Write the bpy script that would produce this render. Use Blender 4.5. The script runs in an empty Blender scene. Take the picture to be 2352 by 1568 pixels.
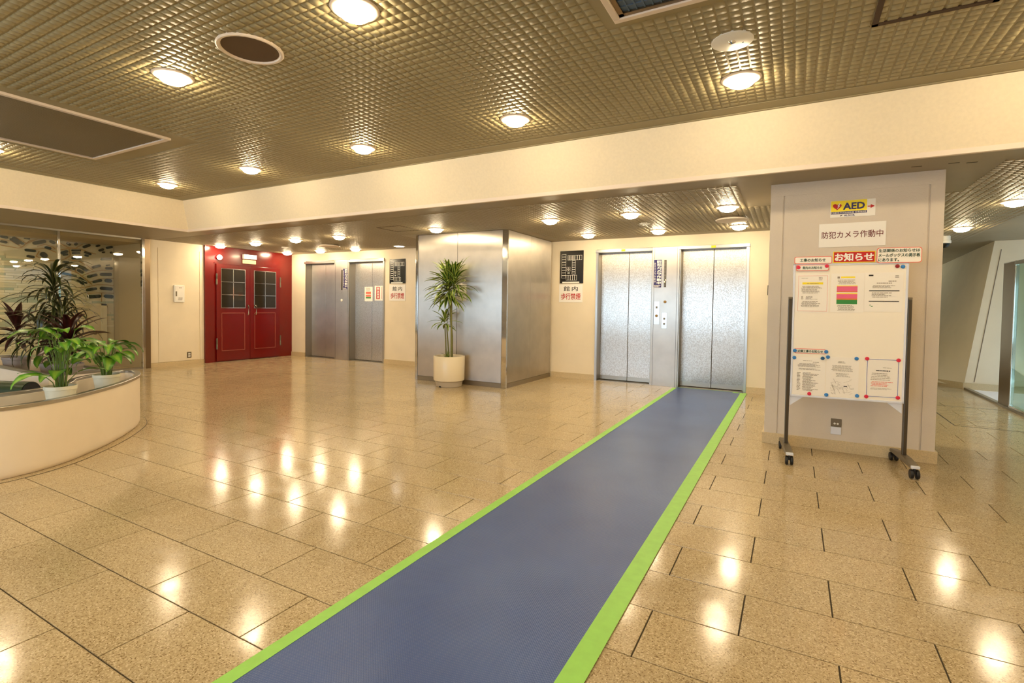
import bpy, bmesh, math, random
import numpy as np
from mathutils import Matrix, Vector

random.seed(7)
rng = np.random.RandomState(7)
S = bpy.context.scene
COL = S.collection
PI = math.pi

# ------------------------------------------------------------------ camera
RM = [[0.8758997269847942, 0.48229127880580125, 0.013956742307139688],
      [0.027496090853851688, -0.021015176758658112, -0.9994009842568493],
      [-0.4817090753304527, 0.8757588051134098, -0.03166831240551046]]
FPX, CXP, CYP, CAMH = 1174.88, 1176.0, 740.57, 1.3
cam = bpy.data.cameras.new('camera')
camo = bpy.data.objects.new('camera', cam)
COL.objects.link(camo)
mw = Matrix.Identity(4)
for i in range(3):
    mw[i][0] = RM[0][i]; mw[i][1] = -RM[1][i]; mw[i][2] = -RM[2][i]
mw.translation = (0, 0, CAMH)
camo.matrix_world = mw
cam.sensor_width = 36.0
cam.lens = FPX / 2352 * 36
cam.shift_y = (CYP - 784) / 2352
cam.clip_start = 0.05
S.camera = camo
def project(x, y, z):
    z -= CAMH
    c = [r[0]*x + r[1]*y + r[2]*z for r in RM]
    if c[2] < .2: return None
    return c[0]/c[2]*FPX + CXP, c[1]/c[2]*FPX + CYP

# ------------------------------------------------------------------ world, exposure
SKY = 5.0
LAMP = 112.0
world = bpy.data.worlds.new('daylight'); S.world = world
world.use_nodes = True
wn = world.node_tree.nodes['Background']
wn.inputs[0].default_value = (.62, .80, 1.0, 1)
wn.inputs[1].default_value = SKY
S.view_settings.view_transform = 'Standard'
S.view_settings.look = 'None'
S.view_settings.gamma = 1
S.view_settings.exposure = 0.31
S.view_settings.use_curve_mapping = False

# ------------------------------------------------------------------ materials
def srgb(r, g, b):
    f = lambda c: (c/255/12.92 if c/255 <= .04045 else ((c/255+.055)/1.055)**2.4)
    return (f(r), f(g), f(b), 1)

def mat(name, col, rough=.5, metal=0., bump=0., bscale=200., var=0., vscale=8., spec=.5, aniso=0., emit=None, estr=0., coat=0., stretch=None, tint=None):
    m = bpy.data.materials.new(name); m.use_nodes = True
    nt = m.node_tree; N = nt.nodes; L = nt.links
    b = N['Principled BSDF']
    b.inputs['Base Color'].default_value = col
    b.inputs['Roughness'].default_value = rough
    b.inputs['Metallic'].default_value = metal
    b.inputs['Specular IOR Level'].default_value = spec
    if coat: b.inputs['Coat Weight'].default_value = coat; b.inputs['Coat Roughness'].default_value = .08
    geo = N.new('ShaderNodeNewGeometry')
    if var > 0:
        n = N.new('ShaderNodeTexNoise'); n.inputs['Scale'].default_value = vscale; n.inputs['Detail'].default_value = 4
        L.new(geo.outputs['Position'], n.inputs['Vector'])
        r = N.new('ShaderNodeValToRGB')
        r.color_ramp.elements[0].position = .3; r.color_ramp.elements[1].position = .7
        c0 = [c*(1-var) for c in col[:3]]+[1]; c1 = [min(1, c*(1+var)) for c in col[:3]]+[1]
        if tint: c0 = tint
        r.color_ramp.elements[0].color = c0; r.color_ramp.elements[1].color = c1
        L.new(n.outputs['Fac'], r.inputs['Fac']); L.new(r.outputs['Color'], b.inputs['Base Color'])
    if bump > 0:
        n = N.new('ShaderNodeTexNoise'); n.inputs['Scale'].default_value = bscale; n.inputs['Detail'].default_value = 2
        if stretch:
            mp = N.new('ShaderNodeMapping'); mp.inputs['Scale'].default_value = stretch
            L.new(geo.outputs['Position'], mp.inputs['Vector']); L.new(mp.outputs['Vector'], n.inputs['Vector'])
        else:
            L.new(geo.outputs['Position'], n.inputs['Vector'])
        bp = N.new('ShaderNodeBump'); bp.inputs['Strength'].default_value = bump; bp.inputs['Distance'].default_value = .002
        L.new(n.outputs['Fac'], bp.inputs['Height']); L.new(bp.outputs['Normal'], b.inputs['Normal'])
    if aniso:
        b.inputs['Anisotropic'].default_value = aniso
        cr = N.new('ShaderNodeVectorMath'); cr.operation = 'CROSS_PRODUCT'
        L.new(geo.outputs['True Normal'], cr.inputs[0]); cr.inputs[1].default_value = (0, 0.0001, 1)
        L.new(cr.outputs[0], b.inputs['Tangent'])
    if emit:
        b.inputs['Emission Color'].default_value = emit; b.inputs['Emission Strength'].default_value = estr
    return m

M = {}
M['plaster'] = mat('plaster_cream', srgb(236, 222, 194), .75, bump=.6, bscale=90, var=.03, vscale=3)
M['plaster_col'] = mat('plaster_column', srgb(214, 202, 184), .55, bump=.9, bscale=110, var=.03, vscale=3)
M['fascia'] = mat('fascia_vinyl', srgb(240, 226, 196), .6, bump=.35, bscale=260, var=.03, vscale=40)
M['lip'] = mat('fascia_lip', srgb(232, 216, 198), .5)
M['ceil_hi'] = mat('ceiling_paint_olive', srgb(156, 145, 112), .5, spec=.3, var=.05, vscale=2)
M['ceil_lo'] = mat('ceiling_paint_taupe', srgb(150, 138, 113), .48, spec=.35, var=.05, vscale=2, bump=.1, bscale=300)
M['soffit'] = mat('soffit_paint', srgb(180, 162, 124), .5, var=.05, vscale=3)
M['skirt'] = mat('skirting_terrazzo', srgb(206, 186, 146), .35, var=.12, vscale=120)
M['grout'] = mat('floor_grout', srgb(70, 60, 42), .8)
M['steel'] = mat('brushed_steel', (.62, .57, .50, 1), .36, 1, aniso=.95, var=.06, vscale=5, bump=.03, bscale=30)
M['steel_plain'] = mat('satin_steel', (.50, .48, .44, 1), .28, 1, aniso=.5)
M['steel_dull'] = mat('dull_steel_plinth', (.36, .33, .28, 1), .33, 1)
M['chrome'] = mat('polished_chrome', (.68, .66, .62, 1), .08, 1)
M['bronze'] = mat('dark_bronze_post', (.10, .085, .065, 1), .35, .85)
M['grey_metal'] = mat('grey_painted_metal', srgb(120, 110, 92), .4, .5)
M['brown_steel'] = mat('brown_steel', (.26, .19, .12, 1), .3, 1)
M['red'] = mat('red_gloss_paint', srgb(108, 4, 2), .22, var=.04, vscale=3, coat=.15)
M['red_mould'] = mat('door_moulding', srgb(168, 88, 70), .3)
M['dark'] = mat('dark_rubber', srgb(22, 22, 24), .5)
M['black'] = mat('black_panel', srgb(16, 15, 14), .18)
M['seam'] = mat('dark_joint', srgb(52, 44, 32), .8)  # plain dark colour for joints, column core and paint chips
M['white'] = mat('white_plastic', srgb(240, 238, 230), .35)
M['paper'] = mat('paper_white', srgb(244, 240, 230), .6)
M['paper2'] = mat('paper_sleeve', srgb(246, 240, 228), .3)
M['board'] = mat('whiteboard_enamel', srgb(248, 240, 222), .16)
M['boardframe'] = mat('board_frame_white', srgb(222, 226, 236), .3)
M['ink'] = mat('ink_black', srgb(30, 26, 22), .6)
M['ink_grey'] = mat('ink_grey', srgb(150, 138, 122), .6)
M['ink_red'] = mat('ink_red', srgb(190, 24, 20), .6)
M['ink_maroon'] = mat('ink_maroon', srgb(112, 44, 34), .6)
M['ink_green'] = mat('ink_dark_green', srgb(20, 66, 44), .6)
M['ink_navy'] = mat('ink_navy', srgb(38, 28, 96), .4)
M['ink_blue'] = mat('ink_blue', srgb(40, 70, 170), .5)
M['ink_yellow'] = mat('ink_yellow', srgb(250, 226, 30), .5)
M['ink_pink'] = mat('ink_pink', srgb(232, 100, 138), .5)
M['ink_orange'] = mat('ink_orange', srgb(226, 128, 50), .5)
M['ink_leaf'] = mat('ink_green_band', srgb(48, 136, 60), .5)
M['ink_salmon'] = mat('ink_salmon', srgb(236, 120, 100), .5)
M['mag_red'] = mat('magnet_red', srgb(222, 36, 70), .3)
M['mag_dred'] = mat('magnet_dark_red', srgb(150, 14, 30), .3)
M['mag_blue'] = mat('magnet_blue', srgb(44, 124, 196), .3)
M['mag_dblue'] = mat('magnet_dark_blue', srgb(22, 84, 130), .3)
M['tape'] = mat('masking_tape_green', srgb(150, 214, 92), .45, var=.05, vscale=20)
M['soil'] = mat('dark_soil', srgb(34, 28, 24), .9, bump=1, bscale=60)
M['planter'] = mat('planter_enamel', srgb(248, 234, 212), .4, var=.015, vscale=6)
M['pot_cream'] = mat('pot_cream_glazed', srgb(238, 222, 188), .25)
M['pot_base'] = mat('pot_saucer', srgb(190, 176, 152), .5)
M['pot_white'] = mat('pot_white', srgb(232, 226, 200), .45)
M['pot_grey'] = mat('pot_grey', srgb(150, 138, 130), .5)
M['cane'] = mat('plant_cane', srgb(118, 116, 56), .6, var=.2, vscale=60)
M['stalk'] = mat('plant_stalk', srgb(96, 120, 44), .5)
M['mesh_grille'] = mat('grille_mesh', srgb(152, 136, 104), .5, bump=.8, bscale=500)
M['speaker_mesh'] = mat('speaker_mesh', srgb(88, 66, 46), .6)
M['groove'] = mat('shallow_groove', srgb(128, 112, 92), .8)
M['hatch_tape'] = mat('hatch_tape', srgb(70, 48, 26), .7)
M['filter'] = mat('filter_blue', srgb(84, 104, 128), .6)
M['cyl_green'] = mat('dark_green_vinyl', srgb(40, 58, 30), .3)
M['cloth'] = mat('muslin', srgb(220, 220, 214), .7)
M['out_floor'] = mat('outside_tile', srgb(236, 230, 224), .5)
M['ext'] = mat('sky_screen_grey', srgb(150, 160, 160), .7)  # surface of the added sky screen
M['glasspiece'] = mat('mosaic_dark_glass', srgb(14, 26, 18), .3, spec=.2)
M['glasspiece2'] = mat('mosaic_teal_glass', srgb(22, 42, 44), .3, spec=.2)
M['brass'] = mat('brass_strip', srgb(150, 116, 66), .4, .6)
M['mosaic_bg'] = mat('mosaic_mortar', srgb(186, 176, 146), .7, var=.06, vscale=5)
M['strip_a'] = mat('stone_strip_cream', srgb(196, 184, 150), .45, var=.07, vscale=6)
M['strip_b'] = mat('stone_strip_pale', srgb(208, 198, 170), .45, var=.06, vscale=6)
M['strip_c'] = mat('stone_strip_greenish', srgb(160, 164, 138), .45, var=.06, vscale=6)
M['inner_wall'] = mat('plaster_dimmed', srgb(160, 140, 104), .7)  # beige plaster with the dimness of the bay put into its colour
M['cabinet'] = mat('cabinet_beige', srgb(190, 174, 140), .4)
M['lampglow'] = mat('lamp_diffuser', (1, 1, 1, 1), .4, emit=(1.0, .80, .51, 1), estr=LAMP)
M['bayfill'] = mat('bay_fill_glow', (1, 1, 1, 1), .4, emit=(1.0, .86, .62, 1), estr=LAMP*2.2)  # glow of the added fill lights in the bay
M['lampcool'] = mat('lamp_diffuser_white', (1, 1, 1, 1), .4, emit=(1.0, .92, .80, 1), estr=9)
M['exitglow'] = mat('exit_light_panel', (1, 1, 1, 1), .4, emit=(1.0, .95, .82, 1), estr=3.0)
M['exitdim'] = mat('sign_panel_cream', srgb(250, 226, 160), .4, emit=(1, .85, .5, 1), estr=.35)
M['led'] = mat('indicator_led', (1, .5, .1, 1), .4, emit=(1, .6, .2, 1), estr=6)

# speckled elevator door steel
def speckle():
    m = mat('etched_speckle_steel', (.66, .64, .60, 1), .3, 1, aniso=.95)
    nt = m.node_tree; N = nt.nodes; L = nt.links; b = N['Principled BSDF']
    g = N.new('ShaderNodeNewGeometry')
    n = N.new('ShaderNodeTexNoise'); n.inputs['Scale'].default_value = 80; n.inputs['Detail'].default_value = 2
    L.new(g.outputs['Position'], n.inputs['Vector'])
    r = N.new('ShaderNodeValToRGB'); r.color_ramp.elements[0].position = .42; r.color_ramp.elements[1].position = .56
    r.color_ramp.elements[0].color = (.56, .52, .46, 1); r.color_ramp.elements[1].color = (.70, .68, .63, 1)
    L.new(n.outputs['Fac'], r.inputs['Fac']); L.new(r.outputs['Color'], b.inputs['Base Color'])
    r2 = N.new('ShaderNodeMapRange'); r2.inputs['To Min'].default_value = .40; r2.inputs['To Max'].default_value = .24
    L.new(n.outputs['Fac'], r2.inputs['Value']); L.new(r2.outputs['Result'], b.inputs['Roughness'])
    return m
M['speckle'] = speckle()

# terrazzo floor tile
def terrazzo():
    m = bpy.data.materials.new('terrazzo_tile'); m.use_nodes = True
    nt = m.node_tree; N = nt.nodes; L = nt.links; b = N['Principled BSDF']
    g = N.new('ShaderNodeNewGeometry'); oi = N.new('ShaderNodeObjectInfo')
    v = N.new('ShaderNodeTexVoronoi'); v.inputs['Scale'].default_value = 210
    L.new(g.outputs['Position'], v.inputs['Vector'])
    r = N.new('ShaderNodeValToRGB'); e = r.color_ramp.elements
    e[0].position = 0; e[0].color = srgb(136, 112, 78)
    e[1].position = 1; e[1].color = srgb(222, 204, 170)
    for p_, c_ in ((.08, (146, 124, 88)), (.16, (180, 159, 121)), (.6, (190, 170, 133)), (.85, (202, 182, 143))):
        k = e.new(p_); k.color = srgb(*c_)
    sp = N.new('ShaderNodeSeparateColor'); L.new(v.outputs['Color'], sp.inputs[0])
    L.new(sp.outputs[0], r.inputs['Fac'])
    n = N.new('ShaderNodeTexNoise'); n.inputs['Scale'].default_value = 1.3; n.inputs['Detail'].default_value = 5
    L.new(g.outputs['Position'], n.inputs['Vector'])
    mx = N.new('ShaderNodeMix'); mx.data_type = 'RGBA'; mx.blend_type = 'MULTIPLY'; mx.inputs[0].default_value = 1
    r2 = N.new('ShaderNodeMapRange'); r2.inputs['From Min'].default_value = .3; r2.inputs['From Max'].default_value = .7
    r2.inputs['To Min'].default_value = .90; r2.inputs['To Max'].default_value = 1.04
    L.new(n.outputs['Fac'], r2.inputs['Value'])
    r3 = N.new('ShaderNodeMapRange'); r3.inputs['To Min'].default_value = .96; r3.inputs['To Max'].default_value = 1.04
    L.new(oi.outputs['Random'], r3.inputs['Value'])
    mu = N.new('ShaderNodeMath'); mu.operation = 'MULTIPLY'
    L.new(r2.outputs['Result'], mu.inputs[0]); L.new(r3.outputs['Result'], mu.inputs[1])
    L.new(r.outputs['Color'], mx.inputs[6]); L.new(mu.outputs[0], mx.inputs[7])
    L.new(mx.outputs[2], b.inputs['Base Color'])
    b.inputs['Roughness'].default_value = .16
    b.inputs['Specular IOR Level'].default_value = .62
    n2 = N.new('ShaderNodeTexNoise'); n2.inputs['Scale'].default_value = 6; n2.inputs['Detail'].default_value = 6
    L.new(g.outputs['Position'], n2.inputs['Vector'])
    rr = N.new('ShaderNodeMapRange'); rr.inputs['From Min'].default_value = .3; rr.inputs['From Max'].default_value = .7
    rr.inputs['To Min'].default_value = .10; rr.inputs['To Max'].default_value = .19
    L.new(n2.outputs['Fac'], rr.inputs['Value']); L.new(rr.outputs['Result'], b.inputs['Roughness'])
    return m
M['tile'] = terrazzo()

def matmat():
    m = bpy.data.materials.new('blue_ribbed_vinyl'); m.use_nodes = True
    nt = m.node_tree; N = nt.nodes; L = nt.links; b = N['Principled BSDF']
    g = N.new('ShaderNodeNewGeometry')
    b.inputs['Roughness'].default_value = .30
    n = N.new('ShaderNodeTexNoise'); n.inputs['Scale'].default_value = 1.6; n.inputs['Detail'].default_value = 5
    L.new(g.outputs['Position'], n.inputs['Vector'])
    r = N.new('ShaderNodeValToRGB'); r.color_ramp.elements[0].position = .3; r.color_ramp.elements[1].position = .7
    r.color_ramp.elements[0].color = srgb(44, 74, 136); r.color_ramp.elements[1].color = srgb(62, 92, 152)
    L.new(n.outputs['Fac'], r.inputs['Fac']); L.new(r.outputs['Color'], b.inputs['Base Color'])
    hs = []
    for ang in (PI/4, -PI/4):
        mp = N.new('ShaderNodeMapping'); mp.inputs['Rotation'].default_value = (0, 0, ang); mp.inputs['Scale'].default_value = (1, 1, 1)
        w = N.new('ShaderNodeTexWave'); w.inputs['Scale'].default_value = 38; w.bands_direction = 'X'
        L.new(g.outputs['Position'], mp.inputs['Vector']); L.new(mp.outputs['Vector'], w.inputs['Vector']); hs.append(w)
    mu = N.new('ShaderNodeMath'); mu.operation = 'MAXIMUM'
    L.new(hs[0].outputs['Fac'], mu.inputs[0]); L.new(hs[1].outputs['Fac'], mu.inputs[1])
    bp = N.new('ShaderNodeBump'); bp.inputs['Strength'].default_value = .5; bp.inputs['Distance'].default_value = .0015
    L.new(mu.outputs[0], bp.inputs['Height']); L.new(bp.outputs['Normal'], b.inputs['Normal'])
    return m
M['mat'] = matmat()

def glassmat(name, tint=(1, 1, 1, 1), rough=.0, ior=1.5, gl=1.0):
    m = bpy.data.materials.new(name); m.use_nodes = True
    nt = m.node_tree; N = nt.nodes; L = nt.links
    for n in list(N): N.remove(n)
    o = N.new('ShaderNodeOutputMaterial'); mix = N.new('ShaderNodeMixShader')
    t = N.new('ShaderNodeBsdfTransparent'); t.inputs[0].default_value = tint
    g = N.new('ShaderNodeBsdfGlossy'); g.inputs['Roughness'].default_value = rough; g.inputs['Color'].default_value = (gl, gl, gl, 1)
    f = N.new('ShaderNodeFresnel')
    ge = N.new('ShaderNodeNewGeometry'); m1 = N.new('ShaderNodeMath'); m1.operation = 'MULTIPLY_ADD'; m1.inputs[1].default_value = -2; m1.inputs[2].default_value = 1
    m2 = N.new('ShaderNodeMath'); m2.operation = 'POWER'; m2.inputs[0].default_value = ior
    L.new(ge.outputs['Backfacing'], m1.inputs[0]); L.new(m1.outputs[0], m2.inputs[1]); L.new(m2.outputs[0], f.inputs['IOR'])
    L.new(f.outputs[0], mix.inputs[0]); L.new(t.outputs[0], mix.inputs[1]); L.new(g.outputs[0], mix.inputs[2])
    L.new(mix.outputs[0], o.inputs[0])
    return m
M['glass'] = glassmat('clear_glass', (.97, .97, .92, 1))
M['glass_green'] = glassmat('greenish_glass', (.72, .86, .78, 1))
M['glass_dark'] = mat('dark_window_glass', srgb(44, 38, 28), .08)

def leafmat(name, c_mid, c_edge, stripe=.0):
    m = bpy.data.materials.new(name); m.use_nodes = True
    nt = m.node_tree; N = nt.nodes; L = nt.links; b = N['Principled BSDF']
    uv = N.new('ShaderNodeUVMap')
    sx = N.new('ShaderNodeSeparateXYZ'); L.new(uv.outputs[0], sx.inputs[0])
    a = N.new('ShaderNodeMath'); a.operation = 'SUBTRACT'; a.inputs[1].default_value = .5
    L.new(sx.outputs[0], a.inputs[0])
    ab = N.new('ShaderNodeMath'); ab.operation = 'ABSOLUTE'; L.new(a.outputs[0], ab.inputs[0])
    r = N.new('ShaderNodeValToRGB'); r.color_ramp.elements[0].position = .12 + stripe; r.color_ramp.elements[1].position = .3 + stripe
    r.color_ramp.elements[0].color = c_mid; r.color_ramp.elements[1].color = c_edge
    L.new(ab.outputs[0], r.inputs['Fac'])
    oi = N.new('ShaderNodeObjectInfo')
    h = N.new('ShaderNodeHueSaturation'); L.new(r.outputs['Color'], h.inputs['Color'])
    mr = N.new('ShaderNodeMapRange'); mr.inputs['To Min'].default_value = .75; mr.inputs['To Max'].default_value = 1.25
    L.new(oi.outputs['Random'], mr.inputs['Value']); L.new(mr.outputs['Result'], h.inputs['Value'])
    L.new(h.outputs['Color'], b.inputs['Base Color'])
    b.inputs['Roughness'].default_value = .35
    b.inputs['Transmission Weight'].default_value = 0
    return m
M['leaf_drac'] = leafmat('dracaena_leaf', srgb(52, 88, 30), srgb(180, 194, 92), .03)
M['leaf_dark'] = leafmat('dark_dracaena_leaf', srgb(40, 48, 20), srgb(92, 92, 46), .1)
M['leaf_cord'] = leafmat('maroon_leaf', srgb(40, 16, 14), srgb(62, 24, 20))
M['leaf_broad'] = leafmat('broad_green_leaf', srgb(134, 174, 58), srgb(80, 138, 36))

# ------------------------------------------------------------------ mesh helpers
class MB:
    def __init__(s): s.v = []; s.f = []; s.mi = []; s.uv = None; s.smooth = False
    def add(s, vs, fs, mi=0):
        o = len(s.v); s.v += [tuple(v) for v in vs]; s.f += [tuple(i+o for i in f) for f in fs]; s.mi += [mi]*len(fs); return s
    def box(s, x0, x1, y0, y1, z0, z1, b=0, mi=0):
        if x0 > x1: x0, x1 = x1, x0
        if y0 > y1: y0, y1 = y1, y0
        if z0 > z1: z0, z1 = z1, z0
        if b <= 0:
            return s.add([(x0,y0,z0),(x1,y0,z0),(x1,y1,z0),(x0,y1,z0),(x0,y0,z1),(x1,y0,z1),(x1,y1,z1),(x0,y1,z1)],
                [(0,3,2,1),(4,5,6,7),(0,1,5,4),(1,2,6,5),(2,3,7,6),(3,0,4,7)], mi)
        bm = bmesh.new(); bmesh.ops.create_cube(bm, size=1)
        for v in bm.verts: v.co = ((x0+x1)/2+v.co.x*(x1-x0), (y0+y1)/2+v.co.y*(y1-y0), (z0+z1)/2+v.co.z*(z1-z0))
        bmesh.ops.bevel(bm, geom=bm.edges[:], offset=b, segments=2, affect='EDGES', profile=.5)
        bm.verts.index_update()
        s.add([v.co[:] for v in bm.verts], [[v.index for v in f.verts] for f in bm.faces], mi); bm.free(); return s
    def lathe(s, prof, cx=0, cy=0, n=32, mi=0, axis='z', cap=True):
        vs = []; fs = []
        for r, h in prof:
            for k in range(n):
                a = 2*PI*k/n; c, d = r*math.cos(a), r*math.sin(a)
                vs.append((cx+c, cy+d, h) if axis == 'z' else ((h, cx+c, cy+d) if axis == 'x' else (cx+c, h, cy+d)))
        for i in range(len(prof)-1):
            for k in range(n):
                k2 = (k+1) % n
                f = (i*n+k, i*n+k2, (i+1)*n+k2, (i+1)*n+k)
                fs.append(f if axis != 'y' else f[::-1])
        if cap:
            fs.append(tuple(range(n))[::-1]); fs.append(tuple((len(prof)-1)*n+k for k in range(n)))
        return s.add(vs, fs, mi)
    def tube(s, pts, rad, n=8, mi=0):
        pts = [Vector(p) for p in pts]; vs = []; fs = []
        rr = rad if isinstance(rad, (list, tuple)) else [rad]*len(pts)
        up = Vector((0, 0, 1))
        for i, p in enumerate(pts):
            d = (pts[min(i+1, len(pts)-1)]-pts[max(i-1, 0)]).normalized()
            a = d.cross(up)
            if a.length < .05: a = d.cross(Vector((1, 0, 0)))
            a.normalize(); b = d.cross(a).normalized()
            for k in range(n):
                t = 2*PI*k/n; vs.append(p+rr[i]*(math.cos(t)*a+math.sin(t)*b))
        for i in range(len(pts)-1):
            for k in range(n):
                k2 = (k+1) % n; fs.append((i*n+k, (i+1)*n+k, (i+1)*n+k2, i*n+k2))
        fs.append(tuple(range(n))); fs.append(tuple((len(pts)-1)*n+k for k in range(n))[::-1])
        return s.add([v[:] for v in vs], fs, mi)
    def quad(s, a, b, c, d, mi=0): return s.add([a, b, c, d], [(0, 1, 2, 3)], mi)
    def prism(s, pts, z0, z1, mi=0):   # pts CCW seen from above
        n = len(pts)
        return s.add([(p[0], p[1], z0) for p in pts]+[(p[0], p[1], z1) for p in pts],
            [tuple(range(n))[::-1], tuple(range(n, 2*n))]+[(i, (i+1) % n, (i+1) % n+n, i+n) for i in range(n)], mi)
    def mesh(s, name, mats, smooth=False):
        me = bpy.data.meshes.new(name); me.from_pydata(s.v, [], s.f)
        for m in (mats if isinstance(mats, (list, tuple)) else [mats]): me.materials.append(m)
        if len(me.materials) > 1: me.polygons.foreach_set('material_index', s.mi)
        if smooth or s.smooth:
            me.polygons.foreach_set('use_smooth', [True]*len(me.polygons))
            try: me.set_sharp_from_angle(angle=math.radians(38))
            except Exception: pass
        me.validate(); me.update(); return me
    def build(s, name, mats, parent=None, loc=(0, 0, 0), smooth=False):
        return link(name, s.mesh(name, mats, smooth), parent, loc)

def link(name, data, parent=None, loc=(0, 0, 0), rot=None):
    o = bpy.data.objects.new(name, data); COL.objects.link(o)
    o.location = loc
    if rot: o.rotation_euler = rot
    if parent: o.parent = parent
    return o
def tag(o, label=None, cat=None, group=None, kind=None):
    if label: o['label'] = label
    if cat: o['category'] = cat
    if group: o['group'] = group
    if kind: o['kind'] = kind
    return o
def thing(name, label, cat, loc=(0, 0, 0), rz=0, group=None):
    return tag(link(name, None, None, loc, (0, 0, rz)), label, cat, group)
def struct(name, mb, m, smooth=False, loc=(0, 0, 0)):
    return tag(mb.build(name, m, None, loc, smooth), kind='structure')
def copy_tree(o, parent=None):
    c = o.copy(); COL.objects.link(c); c.parent = parent
    for ch in list(o.children): copy_tree(ch, c)
    return c

def bent(name, pts, m, smooth=True):
    pass

# ---- text (mesh built from Blender's own font)
_dg = None
def text_mesh(body, bold=0.0):
    cu = bpy.data.curves.new('lettering', 'FONT'); cu.body = body; cu.size = 1; cu.resolution_u = 2
    o = bpy.data.objects.new('lettering', cu); COL.objects.link(o)
    bpy.context.view_layer.update()
    me = bpy.data.meshes.new_from_object(o.evaluated_get(bpy.context.evaluated_depsgraph_get()))
    vs = [v.co.copy() for v in me.vertices]; fs = [tuple(p.vertices) for p in me.polygons]
    bpy.data.objects.remove(o); bpy.data.curves.remove(cu); bpy.data.meshes.remove(me)
    V = []; F = []
    offs = [(0, 0)] if not bold else [(-bold, -bold), (bold, -bold), (-bold, bold), (bold, bold), (0, 0), (bold, 0), (-bold, 0), (0, bold), (0, -bold)]
    for k, (dx, dy) in enumerate(offs):
        b = len(V); V += [(v.x+dx, v.y+dy, k*.002) for v in vs]; F += [tuple(i+b for i in f) for f in fs]
    return V, F
def text_box(body, x0, x1, z0, z1, m, parent, y=-.003, bold=0.0, vertical=False, name='lettering'):
    """flat lettering fitted into a rectangle of the local x,z plane, facing -y"""
    mb = MB()
    if vertical:
        n = len(body); h = (z1-z0)/n
        items = [(c, x0, x1, z1-(i+1)*h+h*.06, z1-i*h-h*.06) for i, c in enumerate(body) if c.strip()]
    else: items = [(body, x0, x1, z0, z1)]
    for t, a0, a1, b0, b1 in items:
        V, F = text_mesh(t, bold)
        if not V: continue
        xs = [v[0] for v in V]; ys = [v[1] for v in V]
        w = max(xs)-min(xs) or 1; h = max(ys)-min(ys) or 1
        sx, sz = (a1-a0)/w, (b1-b0)/h
        if vertical and t in 'ー一': sz = sx
        mb.add([(a0+(v[0]-min(xs))*sx, y-v[2]*.02, b0+(v[1]-min(ys))*sz) for v in V], F)
    return mb.build(name, m, parent)
def rect(mb, x0, x1, z0, z1, y=-.002, mi=0):
    return mb.add([(x0, y, z0), (x1, y, z0), (x1, y, z1), (x0, y, z1)], [(0, 1, 2, 3)], mi)
def outline(mb, x0, x1, z0, z1, t, y=-.002, r=0, mi=0):
    rect(mb, x0, x1, z0, z0+t, y, mi); rect(mb, x0, x1, z1-t, z1, y, mi); rect(mb, x0, x0+t, z0, z1, y, mi); rect(mb, x1-t, x1, z0, z1, y, mi)
def printed(mb, m, parent): return tag(mb.build('print', m, parent), kind='stuff')
def textlines(mb, x0, x1, z0, z1, n, y=-.002, fill=.45, mi=0, ragged=.3):
    h = (z1-z0)/n
    for i in range(n):
        zc = z1-(i+.5)*h; x = x0+random.uniform(0, .08)*(x1-x0); xe = x1-random.random()*ragged*(x1-x0)
        while x < xe-.002:
            w = random.uniform(.008, .03); rect(mb, x, min(x+w, xe), zc-h*fill/2, zc+h*fill/2, y, mi); x += w+.003

# ================================================================== SETTING
ZL, ZH = 2.505, 3.0
XG = -11.0
# ---- floor: grout slab + tiles
YR = [-4.6+.322*k for k in range(0)]
low = [.88-.322*k for k in range(17, 0, -1)]
YR = low+[.88, 1.204, 1.53, 1.862, 2.198, 2.532, 2.873, 3.212, 3.553, 3.897, 4.242, 4.592, 4.930, 5.275]
while YR[-1] < 12: YR.append(YR[-1]+.345)
i0 = YR.index(.88)
floor = struct('floor', MB().box(-12.3, 2.615, -4.6, 18, -.12, -.0045), M['grout'])
tm = MB(); tm.box(-.5, .5, -.5, .5, -.0045, 0)
hx, hy = .5-.0030/.678, .5-.0030/.34
bz = [(-hx+0, -hy), (hx, -hy), (hx, hy), (-hx, hy)]
tmesh = MB()
inx, iny = hx-.0005/.678, hy-.0005/.34
tmesh.add([(x, y, -.0045) for x, y in bz]+[(x, y, -.0016) for x, y in bz]+[(x*inx/hx, y*iny/hy, 0) for x, y in bz],
    [(0, 1, 5, 4), (1, 2, 6, 5), (2, 3, 7, 6), (3, 0, 4, 7), (4, 5, 9, 8), (5, 6, 10, 9), (6, 7, 11, 10), (7, 4, 8, 11), (8, 9, 10, 11)])
TILE = tmesh.mesh('tile', M['tile'])
cells = []
for r in range(len(YR)-1):
    y0, y1 = YR[r], YR[r+1]; even = (r-i0) % 2 == 0
    off = -.158 if even else -.497
    k = -19
    while True:
        x0 = off+.678*k; x1 = x0+.678
        if x0 > 2.6: break
        k += 1
        if x1 < -12.2: continue
        ex0, ex1 = max(x0, -12.25), min(x1, 2.61)
        if ex1-ex0 < .05: continue
        cx, cy = (ex0+ex1)/2, (y0+y1)/2
        a = 0
        P = [project(x, y, 0) for x, y in ((ex0, y0), (ex1, y0), (ex1, y1), (ex0, y1))]
        if all(P):
            ar = abs(sum(P[i][0]*P[(i+1) % 4][1]-P[(i+1) % 4][0]*P[i][1] for i in range(4)))/2
            if any(-10 < p[0] < 2362 and -10 < p[1] < 1578 for p in P): a = ar
        if ex0 > -1.66 and ex1 < -.66: a = 0
        if cy > 5.5 and -.25 < cx < 1.1: a = 0
        if cx < -5.1 and cy < 1.9 : a = 0
        if cx < -6.2 and cy < 3.0: a = 0
        if cx < XG-.3 or (cy > 8.9 and cx < 1.1): a = 0
        cells.append((a, ex0, ex1, y0, y1))
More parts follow.
